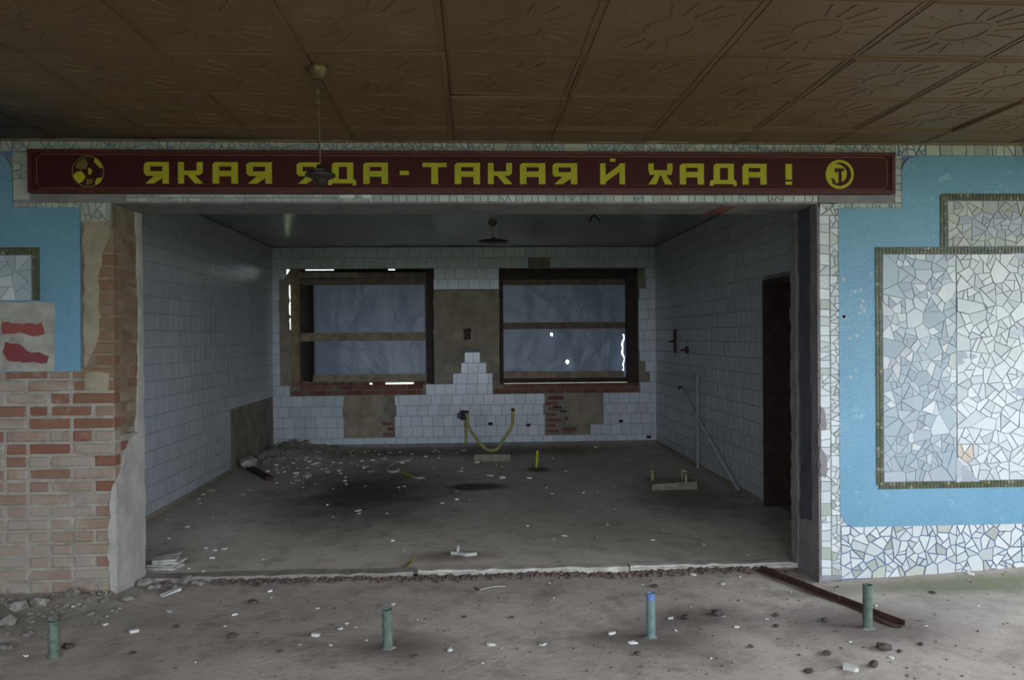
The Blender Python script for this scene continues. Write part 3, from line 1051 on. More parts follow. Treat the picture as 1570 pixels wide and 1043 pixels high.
Q = lambda x0, x1, z0, z1: [(x0, z0), (x1, z0), (x1, z1), (x0, z1)]
GLYPH = {
    'YA': [Q(.74, 1, 0, 1), [(.12, 1), (0, .9), (0, .8), (.74, .8), (.74, 1)], Q(0, .25, .47, .8), [(.0, .47), (.1, .36), (.74, .36), (.74, .57), (.0, .57)], [(.42, .36), (.74, .36), (.74, .26), (.40, 0), (.06, 0)]],
    'K': [Q(0, .24, 0, 1), Q(.76, 1, .52, 1), [(.24, .40), (.88, .40), (1, .52), (1, .6), (.24, .6)], [(.38, .40), (.68, .40), (1, .02), (1, 0), (.68, 0)]],
    'A': [Q(0, .26, 0, .88), Q(.74, 1, 0, .98), [(0, .88), (.1, 1), (1, 1), (1, .8), (0, .8)], Q(.26, .74, .34, .60)],
    'D': [Q(.14, .38, .1, .94), Q(.68, .9, .1, 1), [(.14, .88), (.22, 1), (.9, 1), (.9, .8), (.14, .8)], Q(.04, .96, .02, .22), Q(0, .14, -.06, .14), Q(.88, 1, -.07, .14)],
    'T': [Q(0, 1, .80, 1), Q(.36, .64, 0, .8)],
    'J': [Q(0, .22, 0, 1), Q(.78, 1, 0, 1), [(.22, .10), (.22, .42), (.78, .92), (.78, .60)], Q(.40, .62, 1.08, 1.22)],
    'X': [Q(0, .22, .62, 1), Q(.78, 1, .62, 1), [(0, .7), (.1, .48), (.9, .48), (1, .7), (1, .64), (.9, .64)] and Q(.04, .96, .46, .68), [(.28, .48), (.50, .48), (.32, 0), (.0, 0)], [(.50, .48), (.72, .48), (1, 0), (.68, 0)]],
    '-': [Q(0, 1, .42, .62)],
    '!': [Q(0, 1, .24, 1), Q(0, 1, 0, .15)],
}
for ch_, u0, u1 in (('YA', 221, 259), ('K', 273, 311), ('A', 326, 365), ('YA', 378, 417), ('YA', 455, 492), ('D', 503, 546), ('A', 557, 595), ('-', 613, 627),
                    ('T', 648, 685), ('A', 697, 736), ('K', 748, 785), ('A', 797, 836), ('YA', 847, 885), ('J', 920, 958), ('X', 994, 1031), ('A', 1042, 1079),
                    ('D', 1088, 1129), ('A', 1138, 1175), ('!', 1204, 1214)):
    p0, p1 = on_y(u0, 265, SY), on_y(u1, 265, SY)
    zb, zt = on_y(u0, 281.5 + 1.8 * (u0 - 221) / 950, SY).z, on_y(u0, 248.5 + 2.8 * (u0 - 221) / 950, SY).z
    m_ = MB()
    for gi, q in enumerate(GLYPH[ch_]):
        m_.prism([(p0.x + (p1.x - p0.x) * x, SY + 0.001, zb + (zt - zb) * z) for x, z in q], (0, -0.004 - 0.0004 * gi, 0))
    m_.build('letter', M['yellow_paint'], sg)


def disc(c, r, y0, y1, mat, name, n=36, rin=None, a0=0, a1=2 * PI, parent=None):
    m_ = MB()
    if rin is None:
        m_.prism([(c[0] + r * math.cos(2 * PI * k / n), y0, c[1] + r * math.sin(2 * PI * k / n)) for k in range(n)], (0, y1 - y0, 0))
    else:
        for k in range(n):
            b0, b1 = a0 + (a1 - a0) * k / n, a0 + (a1 - a0) * (k + 1) / n
            ro = r if not callable(r) else None
            o0, o1 = (r(k / n), r((k + 1) / n)) if callable(r) else (r, r)
            i0, i1 = (rin(k / n), rin((k + 1) / n)) if callable(rin) else (rin, rin)
            m_.prism([(c[0] + o0 * math.cos(b0), y0, c[1] + o0 * math.sin(b0)), (c[0] + o1 * math.cos(b1), y0, c[1] + o1 * math.sin(b1)),
                      (c[0] + i1 * math.cos(b1), y0, c[1] + i1 * math.sin(b1)), (c[0] + i0 * math.cos(b0), y0, c[1] + i0 * math.sin(b0))], (0, y1 - y0, 0))
    return m_.build(name, mat, parent)


# right emblem: yellow roundel with hammer and sickle
p = on_y(1287, 267.5, SY)
c = (p.x, p.z)
r_ = 0.092
em = disc(c, r_, SY, SY - 0.004, M['yellow_paint'], 'emblem', parent=sg)
disc(c, r_ * 0.80, SY - 0.004, SY - 0.0055, M['board'], 'sickle', 40, lambda s: r_ * (0.80 - 0.30 * math.sin(PI * s) ** 0.7), math.radians(115), math.radians(-140), em)
hm = MB()
for q in (Q(-.36, .30, .22, .40), Q(-.09, .13, -.82, .25), [(-.36, .22), (-.22, .1), (-.14, .22)], [(-.62, -.30), (-.5, -.26), (-.28, -.5), (-.42, -.62)]):
    hm.prism([(c[0] + x * r_, SY - 0.004, c[1] + z * r_) for x, z in q], (0, -0.002, 0))
hm.build('hammer', M['board'], em)
# left emblem: thin worn ring with patches of yellow left on it
p = on_y(135, 263, SY)
c = (p.x, p.z)
r_ = 0.096
em = disc(c, r_, SY, SY - 0.002, M['dark_yellow'], 'emblem', 40, r_ * 0.93, parent=sg)
pt = MB()
for q in ([(-.92, -.3), (-.75, -.05), (-.4, .02), (-.15, -.3), (-.3, -.6), (-.55, -.75), (-.8, -.5)],
          [(.45, .86), (.62, .74), (.86, .45), (.92, .2), (.7, .25), (.52, .45), (.38, .6)],
          [(.55, -.42), (.9, -.38), (.78, -.66), (.5, -.86), (.42, -.7)],
          [(.02, .22), (.16, .2), (.26, 0), (.16, -.2), (.04, -.22)]):
    pt.prism([(c[0] + x * r_, SY, c[1] + z * r_) for x, z in q], (0, -0.003, 0))
pt.build('yellow_patch', M['yellow_paint'], em)
pt = MB()
for q in ([(-.62, .6), (-.2, .82), (0, .5), (-.1, .15), (-.45, .1), (-.75, .25)], [(-.1, -.45), (.3, -.5), (.2, -.8), (-.1, -.85)]):
    pt.prism([(c[0] + x * r_, SY, c[1] + z * r_) for x, z in q], (0, -0.002, 0))
pt.build('worn_patch', M['dark_yellow'], em)

# ------------------------------------------------------------------ hall ceiling of embossed squares
hc = MB().box((WEST_X, SOUTH_Y, HALL_Z + 0.03), (EAST_X, 0.02, HALL_Z + 0.12)).build('ceiling', M['ceiling_gap'], None, (0, 0, HALL_Z + 0.03))
tag(hc, 'brown hall ceiling of embossed square sheets with sunburst relief', 'ceiling', kind='structure')


def ceiling_mesh(l, seed):
    mb = MB()
    s = 0.2985
    y1 = l - 0.3 if l < 0.6 else s
    mb.box((-s, -s, 0.0), (s, y1, 0.012))
    e = 0.0035
    if l >= 0.55:
        # embossed sun: ring and rays
        n = 20
        for k in range(n):
            a, b = 2 * PI * k / n, 2 * PI * (k + 1) / n
            mb.prism([(0.088 * math.cos(a), 0.088 * math.sin(a), 0), (0.088 * math.cos(b), 0.088 * math.sin(b), 0),
                      (0.100 * math.cos(b), 0.100 * math.sin(b), 0), (0.100 * math.cos(a), 0.100 * math.sin(a), 0)], (0, 0, -e))
        for k in range(16):
            a = 2 * PI * (k + 0.5) / 16
            d, n_ = Vector((math.cos(a), math.sin(a), 0)), Vector((-math.sin(a), math.cos(a), 0))
            r1 = 0.235 / max(abs(d.x), abs(d.y)) ** 0.45
            r1 = min(r1, 0.27)
            mb.prism([d * 0.125 + n_ * 0.005, d * 0.125 - n_ * 0.005, d * r1 - n_ * 0.0035, d * r1 + n_ * 0.0035], (0, 0, -e))
    for yy in (-0.283, -0.268, 0.270):
        if yy < y1 - 0.01: mb.box((-s + 0.01, yy - 0.003, -0.004), (s - 0.01, yy + 0.003, 0.0))
    for xx in (-0.284, 0.280):
        mb.box((xx - 0.003, -s + 0.01, -0.004), (xx + 0.003, y1 - 0.01, 0.0))
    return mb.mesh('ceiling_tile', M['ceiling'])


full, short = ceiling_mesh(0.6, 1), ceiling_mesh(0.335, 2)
rk = random.Random(31)
ROW0 = -1.53
rows = [ROW0 + 0.6 * k for k in range(-8, 3)]
nt = 0
extra = []
for y in rows:
    for k in range(-10, 9):
        x = -0.10 + 0.6 * k + 0.3
        if x - 0.3 < WEST_X or x + 0.3 > EAST_X + 0.3: continue
        last = y + 0.6 > 0
        rot = (rk.gauss(0, .008), rk.gauss(0, .008), 0)
        z = HALL_Z + rk.uniform(-.004, .004)
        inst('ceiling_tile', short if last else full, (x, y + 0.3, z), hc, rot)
# thin batten where the sheets meet the wall
MB().box((WEST_X, -0.028, HALL_Z - 0.010), (EAST_X, 0.0, HALL_Z + 0.02)).build('batten', M['wood_mid'], hc)

# ------------------------------------------------------------------ hall outer walls with window openings
mb = MB()
for x0, x1, z0, z1 in cells(SOUTH_Y, 0.1, -0.9, 3.2, [(a, b, WZ0, WZ1) for a, b in EAST_WIN]):
    mb.box((EAST_X, x0, z0), (EAST_X + 0.35, x1, z1))
tag(mb.build('wall_east', M['hall_plaster'], None, (EAST_X, 0, 0)), 'hall side wall with windows, right of the view', 'wall', kind='structure')
mb = MB()
for x0, x1, z0, z1 in cells(WEST_X - 0.3, EAST_X + 0.35, -0.9, 3.2, [(a, b, WZ0, WZ1) for a, b in SOUTH_WIN]):
    mb.box((x0, SOUTH_Y - 0.35, z0), (x1, SOUTH_Y, z1))
tag(mb.build('wall_south', M['hall_plaster'], None, (0, SOUTH_Y, 0)), 'hall wall with windows behind the viewpoint', 'wall', kind='structure')
tag(MB().box((WEST_X - 0.3, SOUTH_Y, -0.9), (WEST_X, 0.42, 3.2)).build('wall_west', M['hall_plaster'], None, (WEST_X, 0, 0)), 'blind hall side wall beyond the left of the view', 'wall', kind='structure')
tag(MB().box((WEST_X - 0.5, SOUTH_Y - 0.6, 3.2), (EAST_X + 0.6, YB + 0.8, 3.4)).build('ceiling', M['ceiling_gap'], None, (0, 0, 3.2)), 'concrete roof slab over both rooms', 'ceiling', kind='structure')
wi = 3


def bare_window(c, along, w, h, label):
    global wi
    e = empty('window_%d' % wi, c, label, 'window', kind='structure')
    wi += 1
    c = Vector(c)
    a = Vector(along)
    n = Vector((a.y, -a.x, 0))
    for s in (-1, 0, 1):
        p = c + a * (s * (w / 2 - 0.03))
        q = a * 0.03 + n * 0.03
        lo = p - Vector((abs(q.x), abs(q.y), 0))
        hi = p + Vector((abs(q.x), abs(q.y), h))
        MB().box(lo, hi).build('stile', M['wood_pale'], e)
    for z in (0.0, h * 0.68, h - 0.06):
        q = a * (w / 2) + n * 0.028
        MB().box(c + Vector((-abs(q.x), -abs(q.y), z)), c + Vector((abs(q.x), abs(q.y), z + 0.06))).build('rail', M['wood_pale'], e)


for a, b in EAST_WIN:
    bare_window((EAST_X + 0.2, (a + b) / 2, WZ0), (0, 1, 0), b - a, WZ1 - WZ0, 'bare timber window frame in the side wall of the hall, outside the view')
for a, b in SOUTH_WIN:
    bare_window(((a + b) / 2, SOUTH_Y - 0.2, WZ0), (1, 0, 0), b - a, WZ1 - WZ0, 'bare timber window frame in the wall behind the viewpoint')

# ------------------------------------------------------------------ kitchen shell
kc = grid_c = MB().box((XL - 0.1, WT - 0.02, KZ), (XR + 0.1, YB + 0.1, KZ + 0.2)).build('ceiling', M['kitchen_ceiling'], None, (0, 3.4, KZ))
tag(kc, 'dark glossy painted ceiling of the tiled room', 'ceiling', kind='structure')
W1 = (-2.660, -0.540, 0.900, 2.572)
W2 = (0.405, 2.440, 0.890, 2.565)
H1 = (-2.78, -0.50, 0.855, 2.60)
H2 = (0.36, 2.50, 0.850, 2.60)
mb = MB()
for x0, x1, z0, z1 in cells(XL - 0.3, XR + 0.3, -0.9, 3.2, [H1, H2]):
    mb.box((x0, YB + 0.14, z0), (x1, YB + 0.40, z1))
for x0, x1, z0, z1 in cells(XL - 0.3, XR + 0.3, -0.9, 3.2, [W1, W2]):
    mb.box((x0, YB, z0), (x1, YB + 0.14, z1))
wb = mb.build('wall_back', M['tile_bed'], None, (0, YB, 0))
tag(wb, 'far wall of white tile with bare plaster patches and two boarded windows', 'wall', kind='structure')
wl = MB().box((XL - 0.3, WT - 0.02, -0.9), (XL, YB + 0.4, 3.2)).build('wall_left', M['tile_bed'], None, (XL, 3.4, 0))
tag(wl, 'left side wall of the room, faced with dull bluish white tiles', 'wall', kind='structure')
DY0, DY1, DZ = 1.42, 2.20, 2.08
mb = MB()
for y0, y1, z0, z1 in cells(WT - 0.02, YB + 0.4, -0.9, 3.2, [(DY0, DY1, 0.0, DZ)]):
    mb.box((XR, y0, z0), (XR + 0.3, y1, z1))
wr = mb.build('wall_right', M['tile_bed'], None, (XR, 3.4, 0))
tag(wr, 'shadowed right side wall of the room with a doorway', 'wall', kind='structure')
# dark corridor behind the doorway
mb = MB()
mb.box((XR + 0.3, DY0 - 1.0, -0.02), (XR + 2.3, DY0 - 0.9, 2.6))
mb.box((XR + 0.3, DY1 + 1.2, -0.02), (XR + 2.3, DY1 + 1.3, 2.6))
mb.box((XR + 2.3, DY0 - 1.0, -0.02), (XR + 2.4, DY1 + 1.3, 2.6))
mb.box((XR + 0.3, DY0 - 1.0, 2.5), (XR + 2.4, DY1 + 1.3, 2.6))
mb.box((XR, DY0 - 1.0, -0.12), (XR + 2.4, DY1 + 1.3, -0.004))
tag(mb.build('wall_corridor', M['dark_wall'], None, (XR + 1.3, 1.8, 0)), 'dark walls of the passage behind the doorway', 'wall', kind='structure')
dr = empty('door_1', (XR, (DY0 + DY1) / 2, 0), 'dark doorway lined with a brown timber frame in the right wall', 'door', kind='structure')
MB().box((XR - 0.015, DY0, 0), (XR + 0.12, DY0 + 0.05, DZ)).build('jamb', M['wood_dark'], dr)
MB().box((XR - 0.015, DY1 - 0.06, 0), (XR + 0.30, DY1, DZ)).build('jamb', M['wood_dark'], dr)
MB().box((XR - 0.015, DY0 + 0.05, DZ - 0.06), (XR + 0.12, DY1 - 0.06, DZ)).build('head_rail', M['wood_dark'], dr)

# ---- wall tiles
P = 0.152
TT = 0.008
rT = random.Random(77)


def tile_mesh(l, h, mat):
    """bevelled tile, face towards -y"""
    b = 0.002
    x, z = l / 2, h / 2
    mb = MB()
    mb.add([(-x, 0, -z), (x, 0, -z), (x, 0, z), (-x, 0, z),
            (-x + b, -TT, -z + b), (x - b, -TT, -z + b), (x - b, -TT, z - b), (-x + b, -TT, z - b)],
           [(4, 5, 6, 7), (0, 1, 5, 4), (1, 2, 6, 5), (2, 3, 7, 6), (3, 0, 4, 7)])
    return mb.mesh('wall_tile', mat), mb


ROWS = [(0.045, 0.139)] + [(0.14 + P * k, 0.14 + P * (k + 1)) for k in range(18)]


def tiling(parent, s0, s1, holes, to_world, rotz, mat, score, cap=298):
    full, _ = tile_mesh(P - 0.002, P - 0.002, mat)
    todo = []
    for ri, (z0, z1) in enumerate(ROWS):
        if z1 > KZ: z1 = KZ
        zc = (z0 + z1) / 2
        off = rT.uniform(0, P)
        cuts = sorted([(max(a, s0), min(b, s1)) for a, b, c, d in holes if c < zc < d and b > s0 and a < s1])
        x = s0
        spans = []
        for a, b in cuts:
            if a > x: spans.append((x, a))
            x = max(x, b)
        if x < s1: spans.append((x, s1))
        for a, b in spans:
            k = math.floor((a - off) / P)
            while True:
                t0, t1 = max(a, off + k * P), min(b, off + (k + 1) * P)
                if off + k * P >= b: break
                if t1 - t0 > 0.02: todo.append((t0, t1, z0, z1))
                k += 1
    todo.sort(key=lambda q: -score((q[0] + q[1]) / 2, (q[2] + q[3]) / 2))
    rest = MB()
    for i, (t0, t1, z0, z1) in enumerate(todo):
        l, h = t1 - t0 - 0.002, z1 - z0 - 0.002
        c = to_world((t0 + t1) / 2, (z0 + z1) / 2)
        if i < cap:
            sc = (l / (P - 0.002), rT.uniform(0.85, 1.1), h / (P - 0.002))
            inst('wall_tile', full, c, parent, (rT.gauss(0, .004), 0, rotz + rT.gauss(0, .004)), sc)
        else:
            _, mb = tile_mesh(l, h, mat)
            rm = Matrix.Rotation(rotz + rT.gauss(0, .004), 3, 'Z')
            rest.add([rm @ v + Vector(c) for v in mb.v], mb.f)
    if rest.v:
        tag(rest.build('wall_tiles', mat, parent), kind='stuff')


HB = [W1, W2,
      (-2.735, -2.575, 0.90, 2.42), (-2.60, -0.66, 0.75, 0.91), (0.30, 2.46, 0.75, 0.91),
      (-1.838, -1.110, 0.14, 0.76), (1.055, 1.72, 0.14, 0.292), (1.055, 1.915, 0.29, 0.76),
      (-0.545, 0.41, 1.40, 2.26), (-0.545, -0.27, 0.90, 1.06), (-0.545, -0.15, 1.05, 1.21), (-0.545, -0.10, 1.20, 1.41),
      (0.30, 0.41, 0.90, 1.06), (0.21, 0.41, 1.05, 1.21), (0.12, 0.41, 1.20, 1.41),
      (0.83, 1.15, 2.58, 2.73), (2.44, 2.60, 0.90, 1.06), (2.44, 2.54, 1.06, 1.2), (2.44, 2.54, 2.26, 2.58)]
tiling(wb, XL, XR, HB, lambda s, z: (s, YB, z), 0, M['tile'], lambda s, z: -z)
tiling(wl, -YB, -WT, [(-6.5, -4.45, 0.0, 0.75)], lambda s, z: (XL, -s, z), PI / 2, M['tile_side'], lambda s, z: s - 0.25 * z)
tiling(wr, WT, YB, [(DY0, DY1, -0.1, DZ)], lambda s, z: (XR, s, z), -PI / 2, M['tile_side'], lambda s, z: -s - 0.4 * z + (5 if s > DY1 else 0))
# thin dark joint bed behind tiles of the far wall
mb = MB()
for x0, x1, z0, z1 in cells(XL, XR, 0.05, KZ, HB):
    mb.box((x0 + .001, YB - 0.0015, z0), (x1 - .001, YB + 0.001, z1))
mb.build('joint_bed', M['tile_joint'], wb)
mb = MB()
for x0, x1, z0, z1 in cells(-YB, -WT, 0.05, KZ, [(-6.5, -4.45, 0.0, 0.75)]):
    mb.box((XL - 0.001, -x1, z0), (XL + 0.0015, -x0, z1))
mb.build('joint_bed', M['tile_joint'], wl)
mb = MB()
for x0, x1, z0, z1 in cells(WT, YB, 0.05, KZ, [(DY0, DY1, -0.1, DZ)]):
    mb.box((XR - 0.0015, x0, z0), (XR + 0.001, x1, z1))
mb.build('joint_bed', M['tile_joint'], wr)
# dark recess along the foot of the far wall
tag(MB().box((XL, YB - 0.02, 0.0), (XR, YB, 0.045)).build('baseboard_back', M['plaster_grey']), 'low grey plinth along the foot of the far wall', 'baseboard', kind='structure')

# red brick ledges below the windows, brick scraps in the plaster patches
rB = random.Random(41)
red_s = [brick_mesh(SL, SH, 0.08, 300 + i, M['brick_red']) for i in range(4)]
for (xa, xb, zs) in ((-2.58, -0.70, (0.79, 0.865)), (0.33, 2.44, (0.785, 0.86))):
    for j, z in enumerate(zs):
        x = xa + (0.12 if j else 0)
        while x < xb - 0.05:
            l = min(SL, xb - x)
            inst('brick', rB.choice(red_s), (x + l / 2, YB - 0.012 - rB.uniform(0, .012), z), wb, (rB.uniform(-.02, .02), 0, rB.uniform(-.02, .02)), (l / SL * 0.98, 1, 1))
            x += l + 0.006
for (x, z, l) in ((-1.20, 0.18, .17), (-1.17, 0.26, .10), (-1.22, 0.34, .15), (1.17, 0.20, .2), (1.14, 0.28, .15), (1.19, 0.36, .24), (1.15, 0.44, .18), (1.2, 0.52, .22), (1.16, 0.60, .2), (1.22, 0.68, .25), (1.42, 0.22, .22), (1.4, 0.38, .14)):
    inst('brick', rB.choice(red_s), (x, YB - 0.003, z), wb, (0, 0, 0), (l / SL, 1, 1))
for pts, m_, sd in (([(-1.838, .14), (-1.31, .14), (-1.29, .4), (-1.25, .755), (-1.838, .755)], 'plaster_tan', 61),
                    ([(1.35, .30), (1.72, .30), (1.91, .30), (1.91, .745), (1.38, .745), (1.45, .5)], 'plaster_tan', 62),
                    ([(-.54, 1.42), (-.12, 1.44), (.14, 1.43), (.40, 1.1), (.405, 2.25), (-.54, 2.25)], 'plaster_tan', 63)):
    q = ragged(pts, .012, .06, sd)
    MB().prism([(p.x, YB, p.y) for p in q], (0, -0.006, 0)).build('plaster_patch', M[m_], wb)
# sooty scrap on the pier between the windows
for x, z, w_, h_ in ((-0.06, 1.62, .10, .16), (1.24, .55, .12, .03), (1.33, .48, .1, .03)):
    q = ragged([(x - w_ / 2, z - h_ / 2), (x + w_ / 2, z - h_ / 2), (x + w_ / 2, z + h_ / 2), (x - w_ / 2, z + h_ / 2)], .012, .03, int(x * 100) + 9)
    MB().prism([(p.x, YB - 0.006, p.y) for p in q], (0, -0.003, 0)).build('soot_patch', M['wood_dark'], wb)
# splayed plaster cheek at the left of window one
MB().prism([(-2.735, YB - 0.002, 0.89), (-2.735, YB - 0.004, 2.30), (-2.66, YB - 0.004, 2.44), (-2.575, YB - 0.004, 2.58), (-2.575, YB - 0.004, 2.36), (-2.598, YB - 0.004, 2.33), (-2.600, YB - 0.004, 2.2), (-2.586, YB - 0.004, 2.12), (-2.602, YB - 0.004, 2.04), (-2.600, YB - 0.004, 1.94), (-2.580, YB - 0.004, 1.89), (-2.597, YB - 0.004, 1.84), (-2.590, YB - 0.004, 1.72), (-2.57, YB - 0.004, 1.62), (-2.57, YB - 0.004, 0.89)], (0, 0.02, 0)).build('plaster_patch', M['plaster_tan'], wb)


# ------------------------------------------------------------------ boarded kitchen windows
def sheet(name, x0, x1, z0, z1, y, step, keep, mat, parent, wav=0.0, thick=0.004, seed=0):
    nx, nz = max(1, round((x1 - x0) / step)), max(1, round((z1 - z0) / step))
    fn = lambda x, z: wav * (noise.noise(Vector((x * 2.3 + seed, z * 1.2, seed))) + 0.35 * noise.noise(Vector((x * 7 + seed, z * 5, seed))))
    idx, vs, fs = {}, [], []

    def vid(i, j):
        if (i, j) not in idx:
            x, z = x0 + (x1 - x0) * i / nx, z0 + (z1 - z0) * j / nz
            idx[(i, j)] = len(vs)
            vs.append((x, y + fn(x, z), z))
        return idx[(i, j)]
    for i in range(nx):
        for j in range(nz):
            if keep(x0 + (x1 - x0) * (i + .5) / nx, z0 + (z1 - z0) * (j + .5) / nz):
                fs.append((vid(i, j), vid(i + 1, j), vid(i + 1, j + 1), vid(i, j + 1)))
    mb = MB().add(vs, fs, True)
    o = mb.build(name, mat, parent)
    s = o.modifiers.new('thickness', 'SOLIDIFY')
    s.thickness = thick
    s.offset = -1
    return o


def bar(parent, name, x0, x1, z0, z1, y0, y1, mat, jit=0.004):
    return MB().box((x0, y0, z0), (x1, y1, z1), jit).build(name, mat, parent)


FYW = YB + 0.17
w1 = empty('window_1', (-1.56, YB + 0.1, 0.9), 'left boarded window with bluish plastic film, pale wood rails and a black gap', 'window', kind='structure')
bar(w1, 'stile', -2.611, -2.475, 0.90, 2.60, FYW - 0.04, FYW + 0.04, M['wood_mid'])
bar(w1, 'stile', -0.655, -0.545, 0.90, 2.56, FYW - 0.07, FYW + 0.02, M['wood_dark'])
bar(w1, 'rail', -2.48, -1.65, 2.455, 2.535, FYW - 0.05, FYW + 0.01, M['wood_pale'])
bar(w1, 'rail', -1.66, -0.65, 2.450, 2.525, FYW - 0.05, FYW + 0.01, M['wood_mid'])
bar(w1, 'rail', -2.48, -0.65, 2.355, 2.445, FYW - 0.03, FYW + 0.01, M['wood_mid'])
bar(w1, 'rail', -2.475, -0.66, 1.535, 1.655, FYW - 0.03, FYW + 0.01, M['wood_pale'])
bar(w1, 'rail', -2.30, -0.66, 0.935, 1.045, FYW - 0.03, FYW + 0.01, M['wood_pale'])
sheet('plastic_film', -2.29, -0.64, 0.93, 2.40, FYW + 0.02, 0.05, lambda x, z: True, M['film'], w1, 0.02, 0.003, 1)
for xa, xb, zt in ((-2.54, -2.43, 2.61), (-2.43, -2.02, 2.577), (-2.02, -1.22, 2.61), (-1.22, -1.12, 2.576), (-1.12, -0.45, 2.61)):
    MB().box((xa, YB + 0.31, 0.911), (xb, YB + 0.33, zt)).build('outer_board', M['board_black'], w1)
# stones that stop most of the slot under the window
rs = random.Random(5)
x = -2.62
while x < -0.5:
    l = rs.uniform(0.05, 0.16)
    if not (-1.62 < x + l / 2 < -0.82 and rs.random() < 0.75):
        MB().box((x, YB + 0.10, 0.88), (x + l * 0.9, YB + 0.32, 0.94), 0.006, rs).build('filler_stone', M['brick_red'], w1)
    x += l
MB().box((-2.57, YB + 0.02, 0.855), (-0.54, YB + 0.145, 0.897), 0.004).build('sill', M['brick_red'], w1)
x0s = [(-2.72, 1.66, -2.612, 2.30)]

w2 = empty('window_2', (1.42, YB + 0.1, 0.89), 'right boarded window with torn dusky film, two light holes and dark side post', 'window', kind='structure')
bar(w2, 'stile', 0.405, 0.465, 0.89, 2.56, FYW - 0.06, FYW + 0.03, M['wood_dark'])
bar(w2, 'stile', 2.285, 2.44, 0.89, 2.56, FYW - 0.09, FYW + 0.01, M['wood_dark'])
bar(w2, 'rail', 0.46, 2.29, 2.42, 2.56, FYW - 0.05, FYW + 0.01, M['wood_dark'])
bar(w2, 'rail', 0.46, 2.29, 2.34, 2.415, FYW - 0.03, FYW + 0.01, M['wood_mid'])
bar(w2, 'rail', 0.46, 2.28, 1.69, 1.785, FYW - 0.03, FYW + 0.01, M['wood_mid'])
bar(w2, 'rail', 0.46, 2.24, 0.97, 1.06, FYW - 0.03, FYW + 0.01, M['wood_pale'])
bar(w2, 'rail', 0.46, 2.29, 0.895, 0.965, FYW - 0.05, FYW + 0.01, M['wood_dark'])


def slit(z):
    return 2.246 + 0.012 * math.sin(z * 17) + 0.008 * math.sin(z * 41 + 1)


pa, pb = on_y(846, 513, FYW), on_y(870, 555, FYW)
qa, qb = on_y(846, 513, YB + 0.33), on_y(870, 555, YB + 0.33)
near = lambda x, z, p, r: (x - p.x) ** 2 + ((z - p.z) * 0.8) ** 2 < r * r
sheet('plastic_film', 0.45, 2.29, 0.93, 2.42, FYW + 0.02, 0.011,
      lambda x, z: not (near(x, z, pa, 0.020) or near(x, z, pb, 0.026) or (1.05 < z < 1.60 and abs(x - slit(z)) < 0.008)), M['film'], w2, 0.02, 0.003, 3)
sheet('outer_board', 0.37, 2.49, 0.88, 2.60, YB + 0.33, 0.014,
      lambda x, z: not (near(x, z, qa, 0.03) or near(x, z, qb, 0.035) or (1.03 < z < 1.62 and abs(x - slit(z) - 0.027) < 0.026)), M['board_black'], w2, 0, 0.006, 4)
MB().box((0.41, YB + 0.02, 0.845), (2.44, YB + 0.145, 0.888), 0.004).build('sill', M['brick_red'], w2)

# ------------------------------------------------------------------ pendants
def pendant(x, y, ztop, cord, wide, label, deep):
    e = empty('pendant_lamp', (x, y, ztop), label, 'lamp')
    MB().lathe([(0.0, 0.02), (0.048, 0.02), (0.05, -0.012), (0.042, -0.03), (0.03, -0.05), (0.012, -0.058), (0, -0.058)], (x, y, ztop)).build('canopy', M['brass'], e, )
    MB().tube([(x, y, ztop - 0.05), (x + 0.004, y, ztop - cord * 0.5), (x + 0.008, y, ztop - cord)], 0.0035, 6).build('cord', M['brass'], e)
    zz = ztop - cord
    xx = x + 0.008
    s = MB().lathe([(0.0, 0.02), (0.016, 0.02), (0.02, 0.004), (wide * 0.55, -0.006), (wide, -0.022), (wide * 0.98, -0.032), (wide * 0.6, -0.042), (wide * 0.42, -deep * 0.7), (wide * 0.25, -deep), (0, -deep)], (xx, y, zz)).build('shade', M['lamp_dark'], e)
    MB().lathe([(0.03, -0.0305), (0.03, -0.012), (0.022, -0.006), (0.0, -0.006)], (xx, y - wide * 0.35, zz + 0.002)).build('bracket', M['chrome'], s)
    return e


pc = on_z(487, 103, HALL_Z)
e = pendant(pc.x, pc.y, HALL_Z, 0.46, 0.068, 'broken pendant lamp hanging from the brown ceiling in front of the sign', 0.075)
for k, dz in enumerate((0.10, 0.145)):
    MB().box((pc.x - 0.006, pc.y - 0.004, HALL_Z - dz - 0.022), (pc.x + 0.007, pc.y + 0.004, HALL_Z - dz)).build('cord_clip', M['brass'], e)
pendant(0.25, 4.0, KZ, 0.20, 0.17, 'saucer-shaped pendant lamp under the ceiling of the tiled room', 0.05)
hk = empty('ceiling_hook', (1.30, 3.3, KZ), 'small dark hook in the ceiling of the tiled room', 'hook')
MB().tube([(1.30, 3.3, KZ + 0.01), (1.30, 3.3, KZ - 0.03), (1.27, 3.3, KZ - 0.07), (1.25, 3.3, KZ - 0.11)], 0.008, 6).build('arm', M['black'], hk)
MB().tube([(1.30, 3.3, KZ - 0.03), (1.33, 3.3, KZ - 0.07), (1.36, 3.3, KZ - 0.10)], 0.008, 6).build('arm', M['black'], hk)

